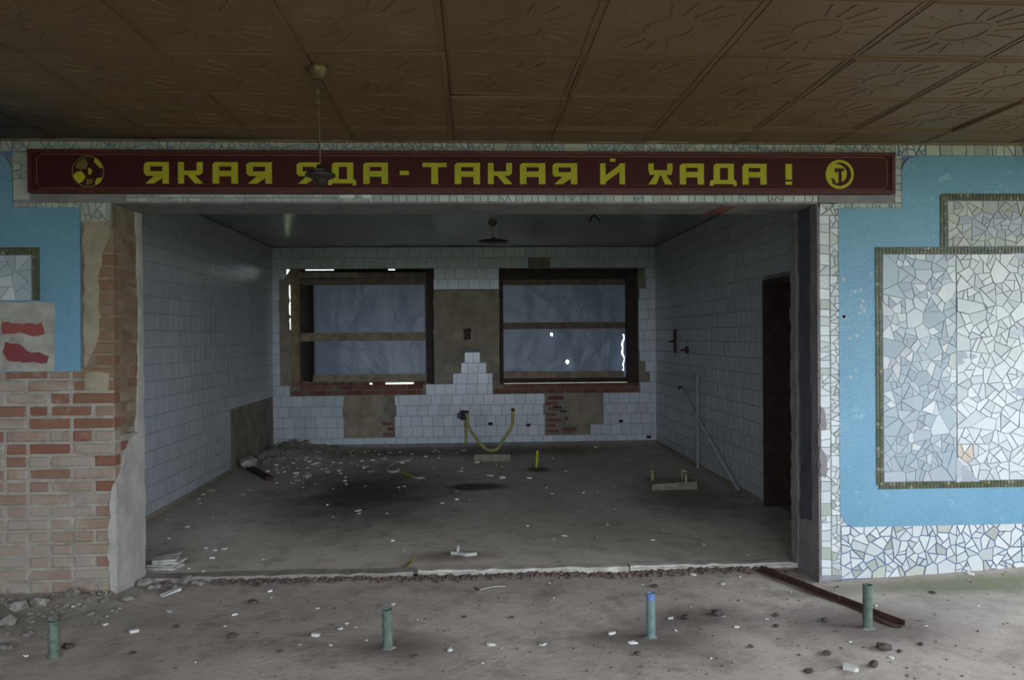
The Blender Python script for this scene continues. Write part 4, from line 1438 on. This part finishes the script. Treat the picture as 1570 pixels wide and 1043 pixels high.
# ------------------------------------------------------------------ green pipe stubs in the hall floor
def stub(u, v, h, r, mat, label, cap=None, tilt=(0, 0)):
    p = on_z(u, v, -0.02)
    z = hall_z(p.x, p.y)
    e = empty('pipe_stub', (p.x, p.y, z), label, 'pipe')
    top = Vector((p.x + tilt[0], p.y + tilt[1], z + h))
    base = Vector((p.x, p.y, z - 0.04))
    d = (top - base).normalized()
    mb = MB().tube([base, base.lerp(top, .3), base.lerp(top, .7), top], r, 14, False)
    mb.tube([top - d * 0.001, top - d * 0.001 + d * 0.0012], r, 14, False)
    mb.tube([top, top - d * 0.07], r * 0.8, 14, False, )
    n = 14
    # rim
    mb2 = MB()
    a = Vector((1, 0, 0)).cross(d).normalized()
    b = d.cross(a)
    ring = lambda rr: [top + (a * math.cos(2 * PI * k / n) + b * math.sin(2 * PI * k / n)) * rr for k in range(n)]
    mb.add(ring(r) + ring(r * 0.8), [(k, (k + 1) % n, n + (k + 1) % n, n + k) for k in range(n)])
    mb.build('pipe', mat, e)
    MB().tube([top - d * 0.05, top - d * 0.045], r * 0.79, 12).build('bore', M['pipe_inside'], e)
    if cap:
        MB().tube([top - d * 0.034, top + d * 0.001], r * 1.03, 14, False).build('sleeve', cap, e)
    # broken mortar collar in the floor
    k = 16
    pts = []
    rp = random.Random(int(u))
    mc = MB()
    vs = [(p.x, p.y, z + 0.012)]
    for i in range(k):
        rr = r * rp.uniform(1.7, 2.8)
        vs.append((p.x + rr * math.cos(2 * PI * i / k), p.y + rr * math.sin(2 * PI * i / k), z - 0.006))
    mc.add(vs, [(0, i + 1, (i + 1) % k + 1) for i in range(k)])
    mc.build('mortar_collar', M['rubble_grey'], e)


stub(83, 1006, 0.185, 0.028, M['green_pipe'], 'dull green pipe stub before the brick pier, leftmost of the four')
stub(595, 994, 0.20, 0.026, M['green_pipe'], 'green pipe stub in the floor, second of the four from the left', None, (-0.004, 0))
stub(998, 977, 0.235, 0.023, M['teal_pipe'], 'blue-green pipe stub with a blue collar at its open top', M['blue_cap'])
stub(1330, 963, 0.235, 0.026, M['green_pipe'], 'green pipe stub beside the rusty bar on the floor', None, (0.003, 0))

# rusty bar on the hall floor
p0, p1 = on_z(1163, 871, 0.01), on_z(1384, 957, 0.0)
e = empty('rusty_bar', ((p0.x + p1.x) / 2, (p0.y + p1.y) / 2, 0), 'long rusty steel angle bar lying on the floor below the right jamb', 'bar')
d = (p1 - p0).normalized()
n = Vector((d.y, -d.x, 0)).normalized()
mb = MB()
za, zb = hall_z(p0.x, p0.y) + 0.012, hall_z(p1.x, p1.y) + 0.008
k = 10
for s in range(k):
    a, b = p0.lerp(p1, s / k), p0.lerp(p1, (s + 1) / k)
    a.z, b.z = za + (zb - za) * s / k, za + (zb - za) * (s + 1) / k
    wob = n * 0.004 * math.sin(s * 1.7)
    prof = lambda c: [c - n * 0.022 + wob, c + n * 0.022 + wob, c + n * 0.022 + wob + Vector((0, 0, 0.005)), c - n * 0.017 + wob + Vector((0, 0, 0.005)), c - n * 0.017 + wob + Vector((0, 0, 0.03)), c - n * 0.022 + wob + Vector((0, 0, 0.03))]
    A, B = prof(a), prof(b)
    mb.add(A + B, [(i, (i + 1) % 6, 6 + (i + 1) % 6, 6 + i) for i in range(6)] + [(5, 4, 3, 2, 1, 0), (6, 7, 8, 9, 10, 11)])
mb.build('angle', M['rust'], e)
q = p1 - d * 0.16
mb = MB()
zq = hall_z(q.x, q.y) + 0.005
mb.prism([q - n * 0.05 + Vector((0, 0, zq)), q + n * 0.04 + Vector((0, 0, zq)), q + d * 0.12 + n * 0.055 + Vector((0, 0, zq)), q + d * 0.17 + n * 0.02 + Vector((0, 0, zq)), q + d * 0.13 - n * 0.055 + Vector((0, 0, zq))], (0, 0, 0.006))
mb.build('end_plate', M['rust'], e)

# ------------------------------------------------------------------ kitchen fittings
gy = 5.15
g = lambda u, v, y=gy: on_y(u, v, y)
e = empty('gas_pipe', (0.2, gy, 0), 'dirty yellow U-shaped pipe with a valve, standing on a concrete block', 'pipe')
pts = [g(716, 632), g(717, 650), g(722, 662), g(736, 680), g(745, 689), g(754, 691), g(763, 689), g(772, 674), g(783, 658), g(786, 648), g(786.5, 629)]
sm = []
for i in range(len(pts) - 1):
    for s in range(3): sm.append(pts[i].lerp(pts[i + 1], s / 3))
sm.append(pts[-1])
MB().tube(sm, 0.020, 10).build('pipe', M['gas_yellow'], e)
for q in (pts[0], pts[-1]):
    MB().tube([q - Vector((0, 0, 0.012)), q + Vector((0, 0, 0.018))], 0.025, 10).build('end_cap', M['black'], e)
a, b = g(714, 640), g(716, 679, gy + 0.1)
MB().tube([a + Vector((0, 0.05, 0)), Vector((a.x + .004, gy + 0.05, 0.21))], 0.021, 10).build('pipe', M['gas_yellow'], e)
v_ = g(708, 637)
vb = MB().box((v_.x - 0.02, gy - 0.03, v_.z - 0.06), (v_.x + 0.045, gy + 0.03, v_.z + 0.06), 0.004).build('valve', M['black'], e)
MB().tube([(v_.x - 0.06, gy, v_.z - 0.005), (v_.x - 0.02, gy, v_.z - 0.005)], 0.034, 10).build('handle', M['dull_green'], vb)

c0, c1 = on_z(727, 708), on_z(783, 708)
bl = MB()
bl.box((c0.x, c0.y, -0.002), (c1.x, c0.y + 0.42, 0.088), 0.005)
tag(bl.build('concrete_block', M['block']), 'low concrete block under the yellow U-shaped pipe', 'block')

p = on_z(822, 718)
e = empty('pipe_stub', (p.x, p.y, 0), 'bright yellow pipe stub standing in the floor right of the concrete block', 'pipe')
MB().tube([(p.x, p.y, -0.03), (p.x + 0.02, p.y, 0.21)], 0.017, 10, False).tube([(p.x + 0.02, p.y, 0.21), (p.x + 0.019, p.y, 0.19)], 0.014, 10).build('pipe', M['bright_yellow'], e)
MB().lathe([(0.0, 0.012), (0.03, 0.012), (0.05, 0.0)], (p.x, p.y, 0.0), 12).build('collar', M['rubble_dark'], e)

s0, s1 = on_z(1000, 752), on_z(1068, 750)
e = empty('concrete_pad', (2.05, s0.y + 0.15, 0), 'low concrete pad with three short yellow pipe ends near the right wall', 'pipe base')
MB().box((s0.x, s0.y, -0.003), (s1.x, s0.y + 0.30, 0.07), 0.01).build('pad', M['block'], e)
for u, v, hh in ((1000, 738, .13), (1046, 736, .12), (1057, 745, .11)):
    q = on_z(u, v, 0.06)
    q.y = min(max(q.y, s0.y + .03), s0.y + 0.27)
    q.x = min(max(q.x, s0.x + .02), s1.x - .02)
    MB().tube([(q.x, q.y, 0.05), (q.x + 0.003, q.y, 0.05 + hh)], 0.015, 8).build('pipe', M['gas_yellow'], e)

# pipes on the right wall
b0, t0 = on_x(1131, 750, XR - 0.06), on_x(1044, 597, XR - 0.035)
b0.z = max(b0.z, 0.02)
e = empty('leaning_pipe', (b0.x, b0.y, 0), 'long white pipe leaning diagonally against the right wall', 'pipe')
MB().tube([t0, b0.lerp(t0, .5), b0.lerp(t0, .04)], 0.019, 10).build('pipe', M['white_pipe'], e)
MB().tube([b0, b0.lerp(t0, .05)], 0.023, 10).build('end_fitting', M['grey_pipe'], e)
MB().tube([t0, t0 + (t0 - b0).normalized() * 0.05], 0.024, 10).build('end_fitting', M['black'], e)
vp = on_x(1070, 713, XR - 0.03)
e = empty('wall_pipe', (vp.x, vp.y, 0), 'thin upright grey pipe with a forked top on the right wall', 'pipe')
vt = on_x(1068, 574, XR - 0.03)
MB().tube([(vp.x, vp.y, -0.01), (vp.x, vp.y, vt.z)], 0.019, 10).build('riser', M['grey_pipe'], e)
MB().tube([(vp.x, vp.y, vt.z - 0.03), (vp.x, vp.y + 0.16, vt.z - 0.0)], 0.010, 8).build('branch', M['white_pipe'], e)
MB().tube([(vp.x, vp.y, vt.z - 0.08), (vp.x, vp.y + 0.14, vt.z - 0.15)], 0.010, 8).build('branch', M['white_pipe'], e)
for u, v0, v1, lab in ((1035, 505, 541, 'taller dark rusty bracket on the right wall near the far corner'), (1053, 531, 542, 'short dark rusty bracket on the right wall, next to the taller one')):
    a, b = on_x(u, v0, XR - 0.02), on_x(u, v1, XR - 0.02)
    e = empty('wall_bracket', (XR - 0.02, a.y, b.z), lab, 'bracket')
    MB().box((XR - 0.035, a.y - 0.03, b.z), (XR - 0.007, a.y + 0.03, a.z), 0.005).build('plate', M['rust'], e)
    MB().tube([(XR - 0.03, a.y, (a.z + b.z) / 2), (XR - 0.10, a.y, (a.z + b.z) / 2 - .01)], 0.012, 8).build('peg', M['black'], e)

# dark pipe stubs and stains on the far wall
for u, v, lab in ((752, 650, 'sooty iron peg sticking out of the tiles inside the U-shaped pipe'), (810, 652, 'rusty peg in the tiles with dark drips, right of the U-shaped pipe'), (952, 646, 'small dark peg in the tiles below the right window'), (995, 670, 'black peg low in the far right corner')):
    q = on_y(u, v, YB - 0.01)
    e = empty('wall_peg', (q.x, YB, q.z), lab, 'peg')
    MB().tube([(q.x, YB, q.z), (q.x, YB - 0.07, q.z - 0.004)], 0.016, 8).build('peg', M['rust'], e)
    MB().prism([(q.x - .035, YB - TT, q.z - .02), (q.x + .035, YB - TT, q.z - .015), (q.x + .03, YB - TT, q.z + .02), (q.x - .03, YB - TT, q.z + .022)], (0, -0.003, 0)).build('flange', M['black'], e)

# ------------------------------------------------------------------ litter on the floors
def rock(seed, r, flat=0.6):
    rn = random.Random(seed)
    ph = (1 + 5 ** .5) / 2
    vs = [Vector(v).normalized() for v in ((-1, ph, 0), (1, ph, 0), (-1, -ph, 0), (1, -ph, 0), (0, -1, ph), (0, 1, ph), (0, -1, -ph), (0, 1, -ph), (ph, 0, -1), (ph, 0, 1), (-ph, 0, -1), (-ph, 0, 1))]
    fs = [(0, 11, 5), (0, 5, 1), (0, 1, 7), (0, 7, 10), (0, 10, 11), (1, 5, 9), (5, 11, 4), (11, 10, 2), (10, 7, 6), (7, 1, 8), (3, 9, 4), (3, 4, 2), (3, 2, 6), (3, 6, 8), (3, 8, 9), (4, 9, 5), (2, 4, 11), (6, 2, 10), (8, 6, 7), (9, 8, 1)]
    vs = [Vector((v.x * r * rn.uniform(.6, 1.2), v.y * r * rn.uniform(.6, 1.2), v.z * r * flat * rn.uniform(.6, 1.15))) for v in vs]
    return vs, fs


def rock_mesh(seed, r, mat, flat=0.6, name='chunk'):
    v, f = rock(seed, r, flat)
    lo = min(p.z for p in v)
    mb = MB().add([p - Vector((0, 0, lo)) for p in v], f)
    return mb.mesh(name, mat)


def chip_mesh(seed, s, t, mat):
    rn = random.Random(seed)
    n = rn.randint(4, 6)
    a = sorted(rn.uniform(0, 2 * PI) for _ in range(n))
    a = [2 * PI * i / n + rn.uniform(-.4, .4) for i in range(n)]
    return MB().prism([(s * rn.uniform(.6, 1.1) * math.cos(x), s * rn.uniform(.35, .8) * math.sin(x), 0) for x in a], (0, 0, t)).mesh('tile_chip', mat)


chips = [chip_mesh(500 + i, 0.5, 0.22, M['chip_white']) for i in range(8)]
clods = [rock_mesh(600 + i, 0.5, M['clod'], 0.55, 'dirt_clod') for i in range(5)]
chunks = [rock_mesh(700 + i, 0.5, M['rubble_grey'], 0.6) for i in range(6)]
rl = random.Random(19)


LITTER = []


def drop(name, meshes, x, y, s, zf, label, cat, group, sink=0.10):
    o = inst(name, rl.choice(meshes), (x, y, zf(x, y) - s * sink * 0.3), None, (rl.uniform(-.12, .12), rl.uniform(-.12, .12), rl.uniform(0, 6.28)), (s, s, s * rl.uniform(.7, 1.2)))
    LITTER.append((o, Vector((x, y)), group))
    return tag(o, label, cat, group)


# single chips that can be picked out in front
hall_big = [(207, 968, .085), (359, 943, .045), (259, 937, .05), (117, 943, .05), (345, 961, .022), (414, 909, .05), (484, 976, .075), (522, 966, .04), (532, 957, .03), (546, 963, .026), (562, 984, .02), (507, 991, .028),
            (486, 934, .03), (416, 918, .022), (603, 927, .04), (690, 996, .055), (752, 989, .055), (769, 993, .02), (833, 988, .05), (937, 972, .055), (970, 987, .05), (1029, 947, .045), (1036, 966, .03), (1063, 883, .06),
            (1108, 897, .045), (1134, 885, .03), (985, 896, .02), (1110, 944, .02), (1129, 961, .04), (1175, 950, .035), (1304, 1026, .10), (1304, 985, .025), (1367, 1009, .035), (1487, 893, .06), (1212, 908, .03), (843, 894, .022), (849, 918, .02), (1059, 930, .016),
            (1343, 930, .03), (702, 873, .03), (460, 990, .02), (640, 950, .02), (900, 935, .02), (740, 1015, .025), (1090, 1010, .02), (160, 960, .04), (40, 1005, .04), (300, 1015, .02), (1420, 960, .02), (1500, 930, .025)]
for u, v, s in hall_big:
    p = on_z(u, v, -0.02)
    drop('tile_chip', chips, p.x, p.y, s, hall_z, 'small white broken tile chip on the hall floor', 'tile chip', 'white chips on the hall floor')
for u, v, s in [(270, 963, .06), (356, 978, .09), (388, 926, .11), (637, 1008, .045), (1267, 1003, .08), (1356, 997, .13), (1340, 1022, .09), (1240, 1030, .08), (1430, 911, .06), (1412, 989, .05), (1152, 992, .05), (977, 1006, .06),
                (1005, 899, .08), (1053, 948, .09), (1100, 942, .11), (1190, 945, .06), (105, 993, .10), (430, 1002, .05), (712, 946, .05), (785, 947, .05), (1190, 962, .05), (1380, 1000, .05), (203, 1001, .05), (1265, 955, .07), (1200, 870, .04)]:
    p = on_z(u, v, -0.02)
    drop('dirt_clod', clods, p.x, p.y, s * 0.7, hall_z, 'small dark clod of dirt on the hall floor', 'dirt clod', 'dark clods on the hall floor')

# kitchen chips: thick on the left and at the back, thin to the right
nk = 0
while nk < 150:
    x, y = rl.uniform(XL + .1, XR - .1), rl.uniform(0.6, YB - 0.25)
    dens = 0.05 + 0.95 * math.exp(-((x + 2.1) / 0.85) ** 2) * min(1, max(0.06, (y - 1.6) / 2.5)) + 0.30 * math.exp(-((x + .8) / .9) ** 2) * min(1, max(0, (y - 2.2) / 1.5))
    if rl.random() > dens or math.hypot(x - XL, y - YB) < 1.0: continue
    drop('tile_chip', chips, x, y, rl.uniform(0.02, 0.062) * (1 + 0.4 * (y > 4)), kit_z, 'small pale tile chip on the floor of the tiled room', 'tile chip', 'pale chips on the tiled room floor')
    nk += 1
for u, v, s in [(612, 748, .05), (560, 746, .03), (502, 775, .05), (510, 793, .05), (602, 830, .04), (619, 845, .03), (316, 841, .035), (345, 842, .05), (325, 856, .05), (290, 872, .03), (312, 877, .03), (259, 826, .05), (752, 730, .11), (771, 733, .11), (812, 734, .09), (847, 757, .05),
                (809, 807, .035), (849, 827, .03), (931, 805, .035), (917, 755, .035), (1017, 812, .02), (943, 782, .03), (916, 824, .025), (1147, 852, .02), (720, 768, .03), (700, 754, .04), (848, 703, .06), (867, 723, .06)]:
    p = on_z(u, v)
    drop('tile_chip', chips, p.x, p.y, s, kit_z, 'small pale tile chip on the floor of the tiled room', 'tile chip', 'pale chips on the tiled room floor')

# rubble heaped in the far left corner
heap = []
for i in range(400):
    x, y = XL + 0.12 + abs(rl.gauss(0, .38)), YB - 0.12 - abs(rl.gauss(0, .5))
    s_ = rl.uniform(.06, .14)
    if len(heap) > 25 or any((x - a) ** 2 + (y - b) ** 2 < ((s_ + c) * .6) ** 2 for a, b, c in heap): continue
    if math.hypot(x - XL - .27, y - 4.45) < .55: continue
    heap.append((x, y, s_))
    drop('rubble_chunk', chunks, x, y, s_, kit_z, 'grey chunk of fallen mortar heaped in the far left corner', 'rubble', 'mortar chunks in the far left corner')
p = on_z(371, 722)
mb = MB()
v, f = rock(77, 0.13, 0.75)
mb.add([q + Vector((p.x + .08, p.y, 0.085)) for q in v], f)
tag(mb.build('rubble_chunk', M['slab_white']), 'largest white lump of mortar, against the foot of the left wall', 'rubble')
mb = MB().box((-0.42, -0.045, 0), (0.42, 0.045, 0.03), 0.006)
o = mb.build('plank', M['wood_dark'], None, (0, 0, 0))
o.location = (XL + 0.36, 4.30, kit_z(XL + 0.2, 4.6) + 0.015)
o.rotation_euler = (0, 0.03, math.radians(-58))
tag(o, 'dark plank lying along the foot of the left wall', 'plank')

# stack of broken slabs beside the left pier
base = on_z(243, 876)
for i, (dx, dy, l, d_, lab) in enumerate(((0, 0, .17, .12, 'pale broken tile slab, lowest of the stack beside the left pier'), (-.01, .01, .16, .12, 'pale broken tile slab, second from the bottom of the stack beside the left pier'),
                                          (.02, .02, .16, .11, 'pale broken tile slab, third from the bottom of the stack beside the left pier'), (-.005, .015, .13, .10, 'pale broken tile slab, topmost of the stack beside the left pier'))):
    rn = random.Random(90 + i)
    pts = ragged([(-l * .6, -d_ * .6), (l * .55, -d_ * .55), (l * .6, d_ * .5), (-l * .5, d_ * .6)], 0.012, .06, 80 + i)
    o = MB().prism([(p.x, p.y, 0) for p in pts], (0, 0, 0.014)).build('tile_slab', M['slab_white'], None, (0, 0, 0))
    o.location = (base.x + dx + 0.02, base.y + dy + 0.08, 0.002 + i * 0.0165)
    o.rotation_euler = (0.01 * i, 0.012 * (i % 2), rn.uniform(-.25, .25))
    tag(o, lab, 'slab')
q = on_z(264, 851)
o = MB().box((-.05, -.035, 0), (.05, .035, .012), .004).build('tile_slab', M['slab_white'], None, (0, 0, 0))
o.location = (q.x, q.y, 0.003)
tag(o, 'small pale tile slab lying behind the stack beside the left pier', 'slab')

# odd pieces
pts = [on_z(u, v, 0.012) for u, v in ((629, 706), (618, 707), (606, 709), (598, 714), (594, 719), (596, 723), (603, 724), (611, 722.5))]
tag(MB().tube(pts, 0.016, 8).build('bent_hose', M['hose']), 'bent length of pale hose curled on the floor', 'hose')
a, b = on_z(618, 725), on_z(634, 733)
mid = (a + b) / 2
dd = (b - a).normalized()
nn = Vector((dd.y, -dd.x, 0)) * 0.02
mb = MB().prism([a + nn, a - nn, mid - nn * 1.2, b - nn * .5, b + nn * .5], (0, 0, 0.018))
tag(mb.build('yellow_strip', M['bright_yellow']), 'short yellow strip on the dark stain near the bent hose', 'strip')
p = on_z(643, 733.5)
mb = MB().lathe([(0, 0.0), (0.055, 0.0), (0.062, 0.010), (0.056, 0.016), (0.035, 0.012), (0, 0.012)], (p.x, p.y, 0.003), 18)
tag(mb.build('pale_disc', M['slab_white']), 'small pale round disc on the floor near the bent hose', 'disc')
# splintered wood
p = on_z(708, 853)
e = empty('wood_splinter', (p.x, p.y, 0), 'pale splintered piece of wood near the threshold', 'wood')
mb = MB().prism([(p.x - .085, p.y + .05, 0.004), (p.x - .05, p.y + .055, 0.004), (p.x + .05, p.y - .0, 0.004), (p.x + .11, p.y - .005, 0.004), (p.x + .03, p.y - .03, 0.004), (p.x - .03, p.y + .015, 0.004), (p.x - .08, p.y + .025, 0.004)], (0, 0, 0.022))
mb.build('splinter', M['slab_white'], e)
MB().box((p.x - .035, p.y + .03, 0.02), (p.x - .018, p.y + .047, 0.068), .003).build('stub', M['slab_white'], e)
# yellow bracket
p = on_z(628, 868)
e = empty('yellow_bracket', (p.x, p.y, 0), 'small bent yellow metal bracket beside the threshold', 'bracket')
MB().tube([(p.x - .02, p.y - .04, .008), (p.x + .0, p.y, .015), (p.x + .025, p.y + .02, .03), (p.x + .03, p.y + .02, .07)], 0.008, 6).build('arm', M['dark_yellow'], e)
MB().tube([(p.x - .02, p.y + .01, .01), (p.x + .025, p.y + .02, .03)], 0.007, 6).build('arm', M['dark_yellow'], e)
# twig in front of the threshold
a, b = on_z(735, 905, -0.005), on_z(775, 899, -0.005)
e = empty('twig', (a.x, a.y, -0.015), 'thin pale twig with dark forked end on the hall floor', 'twig')
MB().tube([a, a.lerp(b, .5) + Vector((0, 0, .008)), b], 0.004, 6).build('stem', M['hose'], e)
MB().tube([a, a + Vector((-.03, .03, .004))], 0.005, 6).build('fork', M['wood_dark'], e)
MB().tube([a, a + Vector((.005, -.05, .004))], 0.004, 6).build('fork', M['hose'], e)
# chunks fallen along the left pier
for u, v, s in [(222, 898, .10), (240, 902, .08), (286, 893, .11), (303, 896, .09), (196, 925, .10), (112, 930, .09), (60, 938, .12), (25, 945, .13), (160, 935, .08), (12, 962, .1), (80, 955, .08), (40, 975, .09), (140, 948, .06), (230, 906, .06), (268, 901, .05), (8, 990, .09)]:
    p = on_z(u, v, -0.01)
    drop('rubble_chunk', chunks, p.x, p.y, s, hall_z, 'pale chunk of fallen mortar in front of the brick pier', 'rubble', 'mortar chunks before the brick pier')
p = on_z(262, 908, 0.0)
o = MB().box((-.06, -.018, 0), (.06, .018, .012), .004).build('tile_shard', M['chip_white'], None, (0, 0, 0))
o.location = (p.x, p.y, hall_z(p.x, p.y) + 0.012)
o.rotation_euler = (.1, -.25, .6)
tag(o, 'white tile shard propped among the mortar chunks by the left pier', 'shard')

# crumbs nobody could count
BUSY = [(p.x, p.y) for o, p, g_ in LITTER if 'chunks' in g_ or 'clods' in g_]


def busy(x, y):
    return any((x - a) ** 2 + (y - b) ** 2 < 0.0085 for a, b in BUSY)


mb = MB()
for i in range(900):
    x = rl.uniform(OX0 + .02, OX1 - .02)
    y = 0.335 - abs(rl.gauss(0, .05))
    if busy(x, y): continue
    r = rl.uniform(.006, .022)
    v, f = rock(rl.randint(0, 9999), r, .7)
    c = Vector((x, y, hall_z(x, y) + r * .3))
    mb.add([q + c for q in v], f)
tag(mb.build('crumbled_edge', M['rubble_dark']), 'dark brick crumbs along the broken edge of the threshold', 'rubble', kind='stuff')
mb = MB()
for i in range(800):
    x = -2.05 - abs(rl.gauss(0, .7))
    y = -0.02 - abs(rl.gauss(0, .17 + .25 * (x < -2.4)))
    if busy(x, y) or math.hypot(x + 2.1, y + .88) < .12: continue
    r = rl.uniform(.004, .016)
    v, f = rock(rl.randint(0, 9999), r, .7)
    c = Vector((x, y, hall_z(x, y) + r * .25))
    mb.add([q + c for q in v], f)
tag(mb.build('mortar_crumbs', M['rubble_grey']), 'grey mortar crumbs banked along the foot of the brick pier', 'rubble', kind='stuff')
mb = MB()
for i in range(650):
    x, y = XL + .05 + abs(rl.gauss(0, .8)), YB - .05 - abs(rl.gauss(0, .8))
    if rl.random() < .35: x, y = rl.uniform(XL, XR - .1), YB - .04 - abs(rl.gauss(0, .12))
    if x > XR - .05 or math.hypot(x + 1.0, y - 4.8) < .4: continue
    if any((x - a) ** 2 + (y - b) ** 2 < (c * .6) ** 2 for a, b, c in heap) or math.hypot(x - XL - .25, y - 4.62) < .5: continue
    r = rl.uniform(.005, .02)
    v, f = rock(rl.randint(0, 9999), r, .6)
    c = Vector((x, y, kit_z(x, y) + r * .25))
    mb.add([q + c for q in v], f)
tag(mb.build('plaster_crumbs', M['rubble_grey']), 'plaster crumbs strewn at the foot of the far wall', 'rubble', kind='stuff')
mb = MB()
for i in range(700):
    x, y = rl.uniform(-1.8, 4.2), rl.uniform(-3.2, -0.05)
    if busy(x, y) or any(math.hypot(x - a, y - b) < .1 for a, b in ((2.11, -.81), (-.437, -.9), (.93, -.84))): continue
    r = rl.uniform(.003, .009)
    v, f = rock(rl.randint(0, 9999), r, .7)
    c = Vector((x, y, hall_z(x, y) + r * .3))
    mb.add([q + c for q in v], f)
tag(mb.build('grit', M['rubble_dark']), 'fine dark grit scattered over the hall floor', 'grit', kind='stuff')

# each scrap of litter is told apart by what it lies nearest to
HALL_MARKS = [('the leftmost green stub', on_z(83, 1006)), ('the second green stub', on_z(595, 994)), ('the blue-green stub', on_z(998, 977)),
              ('the rightmost green stub', on_z(1330, 963)), ('the brick pier', Vector((OX0, -.05, 0))), ('the bright threshold', Vector((0.6, 0.3, 0))),
              ('the dull threshold', Vector((-1.2, 0.3, 0))), ('the mosaic wall', Vector((2.9, -.05, 0))), ('the rusty bar', on_z(1165, 872))]
ROOM_MARKS = [('the bent hose', on_z(606, 714)), ('the concrete block', on_z(755, 708)), ('the bright yellow stub', on_z(822, 718)), ('the concrete pad', on_z(1034, 750)),
              ('the wood splinter', on_z(708, 853)), ('the yellow bracket', on_z(628, 866)), ('the slab stack', on_z(243, 876)), ('the white mortar lump', on_z(371, 722)),
              ('the pale disc', on_z(643, 733)), ('the dark plank', Vector((XL + 0.5, 4.3, 0))), ('the yellow strip', on_z(624, 728)), ('the doorway', Vector((XR, 1.8, 0))), ('the leaning pipe', on_z(1131, 750)), ('the left wall', Vector((XL, 2.6, 0))),
              ('the burnt stain', Vector((-1.15, 3.1, 0))), ('the far left corner', Vector((XL, YB, 0))), ('the left window', Vector((-1.5, YB, 0))), ('the right window', Vector((1.45, YB, 0)))]
ORD = ['nearest', 'second nearest', 'third nearest', 'fourth nearest', 'fifth nearest', 'sixth nearest', 'seventh nearest', 'eighth nearest', 'ninth nearest', 'tenth nearest', 'eleventh nearest', 'twelfth nearest', 'thirteenth nearest', 'fourteenth nearest', 'fifteenth nearest', 'sixteenth nearest', 'seventeenth nearest', 'eighteenth nearest', 'nineteenth nearest', 'twentieth nearest']
KINDS = {'white chips on the hall floor': ('white tile chip', HALL_MARKS), 'dark clods on the hall floor': ('dark dirt clod', HALL_MARKS), 'mortar chunks before the brick pier': ('pale mortar chunk', HALL_MARKS),
         'pale chips on the tiled room floor': ('pale tile chip', ROOM_MARKS), 'mortar chunks in the far left corner': ('grey mortar chunk', ROOM_MARKS)}
sets = {}
for o, p, grp in LITTER:
    what, marks = KINDS[grp]
    nm, mk = min(marks, key=lambda m: (m[1].x - p.x) ** 2 + (m[1].y - p.y) ** 2)
    dx, dy = p.x - mk.x, p.y - mk.y
    side = ('left of' if dx < 0 else 'right of') if abs(dx) > abs(dy) else ('in front of' if dy < 0 else 'behind')
    sets.setdefault((grp, what, nm, side), []).append((math.hypot(dx, dy), o))
for (grp, what, nm, side), l in sets.items():
    l.sort(key=lambda q: q[0])
    for i, (d_, o) in enumerate(l):
        o['label'] = '%s lying %s %s, %s to it' % (what, side, nm, ORD[i]) if i < len(ORD) else '%s scattered farther off, %s %s' % (what, side, nm)
